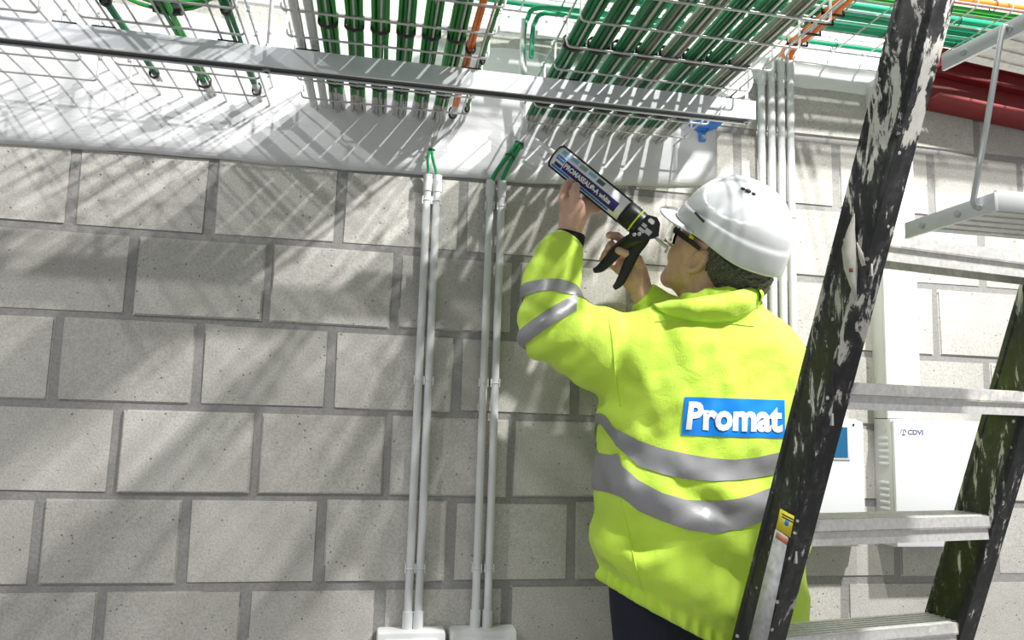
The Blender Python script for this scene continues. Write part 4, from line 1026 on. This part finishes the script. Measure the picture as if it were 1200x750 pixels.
for j in range(7):
    for i in range(ring_n): Fc.append((j*ring_n+i, j*ring_n+(i+1) % ring_n, (j+1)*ring_n+(i+1) % ring_n, (j+1)*ring_n+i))
MB().add(Vc, Fc, True).build('collar', MT['hivis'], jacket)
# turned-down fall of the collar across the back
lowpx = [(764, 358), (772, 365), (786, 371), (806, 376), (830, 378.5), (854, 377), (874, 371), (887, 361), (893, 349)]
toppx = [(782, 352.5), (789, 352.5), (798, 352), (812, 350), (832, 347), (854, 343.5), (872, 339), (884, 336.5), (890, 339)]
Vf = []; Ff = []; nf = 24; mf = 7
lo_i = np.array([[np.interp(k/nf*8, range(9), [q[0] for q in lowpx]), np.interp(k/nf*8, range(9), [q[1] for q in lowpx])] for k in range(nf+1)])
hi_i = np.array([[np.interp(k/nf*8, range(9), [q[0] for q in toppx]), np.interp(k/nf*8, range(9), [q[1] for q in toppx])] for k in range(nf+1)])
for j in range(mf+1):
    for k in range(nf+1):
        a = hit(*lo_i[k], 0.0045)
        if a is None: a = P(*lo_i[k], 1.60)
        tt_ = np.dot(a-CAM, _f); b = P(*hi_i[k], tt_+0.004); w_ = j/mf
        q = a*(1-w_)+b*w_; q = q-_f*(0.016*math.sin(math.pi*w_**1.3)**0.8+0.0015*math.sin(k*1.3+j)); Vf.append(q)
for j in range(mf):
    for k in range(nf): Ff.append((j*(nf+1)+k, j*(nf+1)+k+1, (j+1)*(nf+1)+k+1, (j+1)*(nf+1)+k))
o = MB().add(Vf, Ff, True).build('collar_fall', MT['hivis'], jacket); md = o.modifiers.new('thick', 'SOLIDIFY'); md.thickness = 0.004; md.offset = 0
# dark shirt collar inside and black knit cuff
Vc = []; Fc = []
for j, (hgt, r_) in enumerate(((-0.03, 0.073), (0.020, 0.071), (0.036, 0.0695), (0.040, 0.0665), (0.030, 0.064))):
    for i in range(40):
        a = 2*math.pi*i/40; Vc.append(NB+NA*hgt+CX*math.cos(a)*r_+CY*math.sin(a)*r_*0.95)
for j in range(4):
    for i in range(40): Fc.append((j*40+i, j*40+(i+1) % 40, (j+1)*40+(i+1) % 40, (j+1)*40+i))
MB().add(Vc, Fc, True).build('shirt_collar', simple('navy_shirt', (0.02, 0.025, 0.05), 0.8, bump=0.3, bscale=300), person)
knit = simple('black_knit', (0.010, 0.011, 0.014), 0.9, bump=0.4, bscale=220)
ax = W_L-fL[-1]; ax = ax/np.linalg.norm(ax)
m = MB(); cc = fL[-1]
m.tube([cc-ax*0.012, cc+ax*0.004, cc+ax*0.019, cc+ax*0.022, cc+ax*0.010], [0.034, 0.0345, 0.0335, 0.031, 0.029], 28, caps=False); m.build('knit_cuff', knit, person)
# trousers and boots
def d_trousers(p):
    d = ellip(p, HIP+np.array([0.012, 0, 0.03]), (0.165, 0.122, 0.18))
    for s in (-1, 1):
        a, b, c = leg_pts(s); d = smin(d, chain(p, [a+SX*(-s)*0.012, b, c], [0.090, 0.082, 0.075]), 0.03)
    return smax(smax(d+0.004*wob(p, 21, 0.08), 0.10-p[:, 2], 0.01), p[:, 2]-0.95, 0.01)
V, F = surface(d_trousers, tl(-0.36, -0.26, 0.06), tl(0.34, 0.26, 1.02), 0.009)
tr_ = np_mesh('trousers', V, F, simple('navy_work_trousers', (0.010, 0.013, 0.028), 0.85, bump=0.3, bscale=250, var=0.2), person)
def d_boot(p, s):
    c = leg_pts(s)[2]; d = rcone(p, c-np.array([0, 0, 0.035]), c+np.array([0, 0, 0.06]), 0.056, 0.058)
    d = smin(d, rcone(p, c-np.array([0, 0, 0.03])-SY*0.02, c+SY*0.155-np.array([0, 0, 0.04]), 0.052, 0.048), 0.03); return smax(d, 0.001-p[:, 2], 0.006)
for s in (-1, 1):
    c = leg_pts(s)[2]; V, F = surface(lambda p: d_boot(p, s), c-np.array([0.15, 0.2, 0.12]), c+np.array([0.15, 0.28, 0.16]), 0.008); np_mesh('boot', V, F, simple('black_boot', (0.015, 0.014, 0.013), 0.6), person)

# ------------------------------------------------------------------ hard hat
hat = empty('hard_hat', hh(0, 0, 0.06), 'glossy white hard hat with vents on the worker\'s head', 'hard hat')
shellm = simple('white_shell', (0.70, 0.72, 0.74), 0.24, spec=0.5)
NA_, NV = 128, 56; Vh = []; Fh = []
def sst(x, a, b): t = min(1, max(0, (x-a)/(b-a))); return t*t*(3-2*t)
def hat_pt(th, v, inset=0.0):
    # th: angle, 0 = front, 90 deg = his left (towards the camera); v: 0 rim .. 1 crown
    c, s = math.cos(th), math.sin(th); fr = sst(c, 0.55, 0.95)
    ph = v*math.pi/2
    rad = math.cos(ph)**0.80; hgt = math.sin(ph)**1.06
    A = 0.134 if c > 0 else 0.138; B = 0.109
    f = A*c*rad; sd = B*s*rad; up = 0.142*hgt
    # lower band and raised side panel
    n = np.array([c/A, s/B, 0.9*hgt/0.142*0.1]); n /= np.linalg.norm(n)
    disp = 0.0
    if v < 0.24: disp += 0.0040*(1-sst(v, 0.17, 0.22))
    al = math.hypot((math.degrees(th) % 360-95)/56 if s > 0 else ((360-math.degrees(th) % 360)-95)/56, (v-0.62)/0.30)
    disp -= 0.0060*(1-sst(al, 0.95, 1.03))
    crest = abs(sd); disp += 0.0022*sst(hgt, 0.45, 0.95)*(1-sst(crest, 0.014, 0.036))
    nn = np.array([n[0]*rad, n[1]*rad, hgt*7]); nn /= np.linalg.norm(nn)
    q = np.array([f-0.014, sd, 0.058+up])+nn*(disp-inset)
    # side rim dips towards the nape
    q[2] -= 0.018*(1-sst(v, 0.0, 0.35))*sst(-c, -0.15, 0.75)
    return q
for j in range(NV+1):
    v = j/NV
    for i in range(NA_): q = hat_pt(2*math.pi*i/NA_, v*0.999); Vh.append(hh(*q))
for j in range(NV):
    for i in range(NA_): Fh.append((j*NA_+i, j*NA_+(i+1) % NA_, (j+1)*NA_+(i+1) % NA_, (j+1)*NA_+i))
o = MB().add(Vh, Fh, True).build('shell', shellm, hat); md = o.modifiers.new('thick', 'SOLIDIFY'); md.thickness = 0.0028; md.offset = -1
# peak
Vk = []; Fk = []; NK = 40; MK = 8
for j in range(MK+1):
    for i in range(NK+1):
        th = math.radians(-78+156*i/NK); q = hat_pt(th, 0.03); ext = 0.046*math.cos(math.radians((-78+156*i/NK)*90/78))**0.8; w = j/MK
        Vk.append(hh(q[0]+math.cos(th)*ext*w, q[1]+math.sin(th)*ext*w*0.8, q[2]-0.001-0.010*w*w+0.004*w))
for j in range(MK):
    for i in range(NK): Fk.append((j*(NK+1)+i, j*(NK+1)+i+1, (j+1)*(NK+1)+i+1, (j+1)*(NK+1)+i))
o = MB().add(Vk, Fk, True).build('peak', shellm, hat); md = o.modifiers.new('thick', 'SOLIDIFY'); md.thickness = 0.003; md.offset = 0
# vents, slot, cradle
def on_hat(th, v, out): return hh(*hat_pt(math.radians(th), v, -out))
for th, v, w_ in ((92, 0.745, 0.0052), (103, 0.75, 0.0070), (115, 0.745, 0.0052)):
    c = on_hat(th, v, 0.0003); c2 = on_hat(th, v, 0.004); n = (c2-c)/np.linalg.norm(c2-c)
    MB().lathe([(w_*0.5, -w_*0.6), (w_*0.95, -w_*0.2), (w_, 0.0), (w_*0.9, w_*0.3), (w_*0.5, w_*0.55), (w_*0.1, w_*0.62)], c, n, 14).build('vent', MT['slot'], hat)
a_, b_ = on_hat(66, 0.19, 0.0008), on_hat(82, 0.155, 0.0008)
MB().tube([a_, (a_+b_)/2+HS*0.0012, b_], 0.0027, 8).build('accessory_slot', MT['slot'], hat)
Vc = []; Fc = []
for j, (u_, g) in enumerate(((0.080, 0.88), (0.058, 0.88), (0.046, 0.85), (0.045, 0.80), (0.07, 0.78))):
    for i in range(48):
        th = 2*math.pi*i/48; q = hat_pt(th, 0.0); bk = sst(-math.cos(th), 0.1, 0.8); Vc.append(hh((q[0]+0.012)*g-0.012, q[1]*g, u_-0.022*bk*(u_ < 0.05)+0.004*(1-bk)))
for j in range(4):
    for i in range(48): Fc.append((j*48+i, j*48+(i+1) % 48, (j+1)*48+(i+1) % 48, (j+1)*48+i))
MB().add(Vc, Fc, True).build('cradle', MT['black'], hat)
c = hh(0.030, 0.086, 0.052); fr = Matrix.Translation(Vector(c)) @ Matrix(((HF[0], HS[0], HU[0]), (HF[1], HS[1], HU[1]), (HF[2], HS[2], HU[2]))).to_4x4()
MB().box((-0.008, -0.002, -0.010), (0.004, 0.003, 0.006), fr, 0.001).build('yellow_clip', MT['yellow'], hat)

# ------------------------------------------------------------------ safety glasses
gl = empty('safety_glasses', hh(0.11, 0.03, 0.02), 'clear safety glasses with black side arm under the hard hat peak', 'safety glasses')
m, N, L, b = nt('clear_lens'); b.inputs['Base Color'].default_value = (0.95, 0.97, 0.97, 1); b.inputs['Roughness'].default_value = 0.03; b.inputs['Transmission Weight'].default_value = 1.0; b.inputs['IOR'].default_value = 1.12; lens = m
Vg = []; Fg = []
for j in range(7):
    for i in range(17):
        th = math.radians(-72+144*i/16); v = j/6; r1 = 0.074; Vg.append(hh(0.042+0.088*math.cos(th)+0.004*math.sin(v*3.1), r1*math.sin(th)*1.03, 0.052-0.062*v*(1-0.30*abs(math.sin(th))**3)))
for j in range(6):
    for i in range(16): Fg.append((j*17+i, j*17+i+1, (j+1)*17+i+1, (j+1)*17+i))
o = MB().add(Vg, Fg, True).build('lens', lens, gl); md = o.modifiers.new('thick', 'SOLIDIFY'); md.thickness = 0.0018
for s in (-1, 1):
    MB().tube([hh(0.088, s*0.066, 0.036), hh(0.070, s*0.073, 0.036), hh(0.030, s*0.0805, 0.034), hh(0.0, s*0.083, 0.030)], [0.0065, 0.0060, 0.0046, 0.0034], 8, flat=(1.3, 0.5), up=tuple(HU)).build('side_arm', MT['black'], gl)
rim = [hh(0.042+0.0885*math.cos(math.radians(a)), 0.0765*math.sin(math.radians(a)), 0.051) for a in range(-72, 73, 9)]
MB().tube(rim, 0.0016, 6).build('brow_bar', MT['black'], gl)
rim2 = [hh(0.0425+0.0885*math.cos(math.radians(a)), 0.0765*math.sin(math.radians(a)), 0.052-0.062*(1-0.30*abs(math.sin(math.radians(a)))**3)) for a in range(-72, 73, 9)]
MB().tube(rim2, 0.0011, 6).build('lens_edge', MT['clip'], gl)

# ------------------------------------------------------------------ sealant gun
G0 = P(652.5, 183, 1.735); G1 = P(743, 257, 1.705)
gx = (G1-G0)/np.linalg.norm(G1-G0); GL = float(np.linalg.norm(G1-G0))
gv = ray(695, 220); gv = gv/np.linalg.norm(gv); gy = np.cross(gx, gv); gy /= np.linalg.norm(gy)      # across, in the picture plane
if np.dot(gy, CU) < 0: gy = -gy
gn = np.cross(gx, gy); 
if np.dot(gn, gv) > 0: gn = -gn                                                                       # towards the viewer
def gp(u, v, n=0.0): return G0+gx*u+gy*v+gn*n
gun = empty('sealant_gun', gp(GL, 0), 'black sealant gun with a white and navy cartridge held up to the cable entry', 'sealant gun')
RC = 0.0262; CL = GL-0.030
cart = MB().lathe([(0.010, -0.004), (RC-0.002, 0.0), (RC, 0.002), (RC, CL)], G0, gx, 36).build('cartridge', MT['white'], gun)
MB().lathe([(0.009, 0.0), (0.009, 0.006), (0.0075, 0.010), (0.0025, 0.060), (0.0018, 0.064)], gp(-0.003, 0), -gx, 16).build('nozzle', simple('milky_nozzle', (0.84, 0.86, 0.86), 0.35, trans=0.12), gun)
def lab(u, v, out=0.0004):                       # v = distance round the cartridge from its viewer-facing line
    a = v/RC; r = RC+out; return gp(u, math.sin(a)*r, math.cos(a)*r)
def label_patch(u0, u1, v0, v1, mat, out, name):
    n = 8; Vq = [lab(u0+(u1-u0)*i, v0+(v1-v0)*j/n, out) for j in range(n+1) for i in (0, 1)]
    Fq = [(2*j, 2*j+1, 2*j+3, 2*j+2) for j in range(n)]; return MB().add(Vq, Fq, True).build(name, mat, cart)
label_patch(0.032, CL-0.016, -0.0185, 0.0065, MT['navy'], 0.0005, 'navy_print')
label_patch(0.006, CL-0.030, -0.029, -0.0205, MT['promat'], 0.0005, 'blue_stripe')
label_patch(0.010, 0.030, -0.0185, -0.010, MT['navy'], 0.0005, 'navy_print')
label_patch(0.007, 0.030, -0.004, 0.0065, MT['promat'], 0.0005, 'logo_print')
for k in range(5): label_patch(0.010+0.026*k, 0.030+0.026*k, 0.012+0.002*(k % 2), 0.025, [MT['sky'], MT['sky'], simple('print_grey', (0.35, 0.42, 0.48), 0.5), MT['sky'], simple('print_dark', (0.10, 0.14, 0.20), 0.5)][k], 0.0005, 'picture_print')
def wrap_text(txt, u0, u1, v0, h, bold, out):
    tm, sz = text_mesh(txt, 1.0, MT['white'], bold); 
    for q in tm.vertices: q.co = Vector(lab(u0+(u1-u0)*q.co.x/sz[0], v0+h*q.co.y/sz[1], out))
    return link('lettering', tm, cart)
wrap_text('PROMASEAL\u00ae-A white', 0.034, CL-0.034, -0.0105, 0.0125, 0.045, 0.0012)
wrap_text('Promat', 0.010, 0.028, -0.0010, 0.0050, 0.03, 0.0012)
# trough: open half barrel with rolled edges, held behind the cartridge
Vt = []; Ft = []
for j in range(13):
    a = math.radians(97+166*j/12); 
    for u in (-0.004, CL+0.004): Vt.append(gp(u, math.sin(a)*(RC+0.0016), math.cos(a)*(RC+0.0016)))
Ft = [(2*j, 2*j+1, 2*j+3, 2*j+2) for j in range(12)]
o = MB().add(Vt, Ft, True).build('trough', MT['black'], gun); md = o.modifiers.new('thick', 'SOLIDIFY'); md.thickness = 0.0014; md.offset = 1
for s in (-1, 1): MB().tube([gp(-0.003, s*(RC+0.0015), -0.001), gp(CL+0.004, s*(RC+0.0015), -0.001)], 0.0029, 8).build('trough_edge', MT['black'], gun)
MB().ring(gp(-0.003, 0), RC-0.001, 0.0022, gx, 32, 8).build('front_ring', MT['black'], gun)
MB().lathe([(RC+0.0025, 0.0), (RC+0.0035, 0.002), (RC+0.0035, 0.030), (RC+0.0015, 0.046), (RC-0.006, 0.050)], gp(CL+0.002, 0), gx, 36).build('rear_collar', MT['black'], gun)
MB().ring(gp(CL+0.036, 0), RC+0.0028, 0.0022, gx, 36, 8).build('lime_ring', MT['lime'], gun)
def plate(pts, n0, n1, name, mat, parent=gun):
    Vq = [gp(u, v, n0) for u, v in pts]+[gp(u, v, n1) for u, v in pts]; k = len(pts)
    Fq = [tuple(range(k))[::-1], tuple(range(k, 2*k))]+[(i, (i+1) % k, k+(i+1) % k, k+i) for i in range(k)]
    return MB().add(Vq, Fq).build(name, mat, parent)
u0 = CL+0.046
for n0 in (-0.011, 0.008): plate([(u0-0.010, 0.022), (u0+0.022, 0.036), (u0+0.036, 0.030), (u0+0.052, 0.006), (u0+0.048, -0.004), (u0+0.030, -0.026), (u0+0.004, -0.040), (u0-0.010, -0.024)], n0, n0+0.003, 'body_plate', MT['black'])
plate([(u0+0.010, 0.020), (u0+0.013, 0.026), (u0+0.024, 0.026), (u0+0.027, 0.020), (u0+0.024, 0.016), (u0+0.013, 0.016)], 0.0108, 0.0118, 'plate_window', MT['clip'])
rodm = MT['steel']
MB().tube([gp(u0-0.03, 0, 0), gp(u0+0.085, -0.002, 0)], 0.0036, 10).build('push_rod', rodm, gun)
MB().tube([gp(u0+0.085, -0.002, 0), gp(u0+0.088, -0.014, 0)], 0.0030, 8).build('rod_hook', rodm, gun)
for (ua, va, ub, vb) in ((0.004, 0.000, 0.018, 0.008), (0.006, -0.012, 0.022, -0.004), (0.020, -0.008, 0.036, 0.004)):
    plate([(u0+ua, va), (u0+ub, va), (u0+ub, vb), (u0+ua, vb)], 0.0105, 0.014, 'catch_plate', rodm)
for (ua, va) in ((0.008, -0.026), (0.016, -0.018)): MB().lathe([(0.0045, 0), (0.0045, 0.004), (0.003, 0.005)], gp(u0+ua, va, 0.011), gn, 14).build('rivet', rodm, gun)
def bar(px, rs, name, flat=(1.35, 0.75)):
    pts = smooth([P(*q) for q in px], 4); n = len(pts); rr_ = list(np.interp(np.linspace(0, 1, n), np.linspace(0, 1, len(rs)), rs))
    return MB().tube(pts, rr_, 12, flat=(flat[1], flat[0]), up=tuple(gn)).build(name, MT['black'], gun)
bar([(752, 277, 1.705), (741, 281, 1.712), (726, 291, 1.738), (714, 304, 1.744), (704, 314, 1.742), (695.5, 317.5, 1.740)], [0.013, 0.012, 0.0115, 0.010, 0.008, 0.004], 'trigger')
bar([(760, 266, 1.705), (752, 282, 1.715), (744, 294, 1.722), (735, 313, 1.724), (727, 330, 1.722), (719.5, 338, 1.720)], [0.012, 0.012, 0.0105, 0.0095, 0.008, 0.004], 'handle')
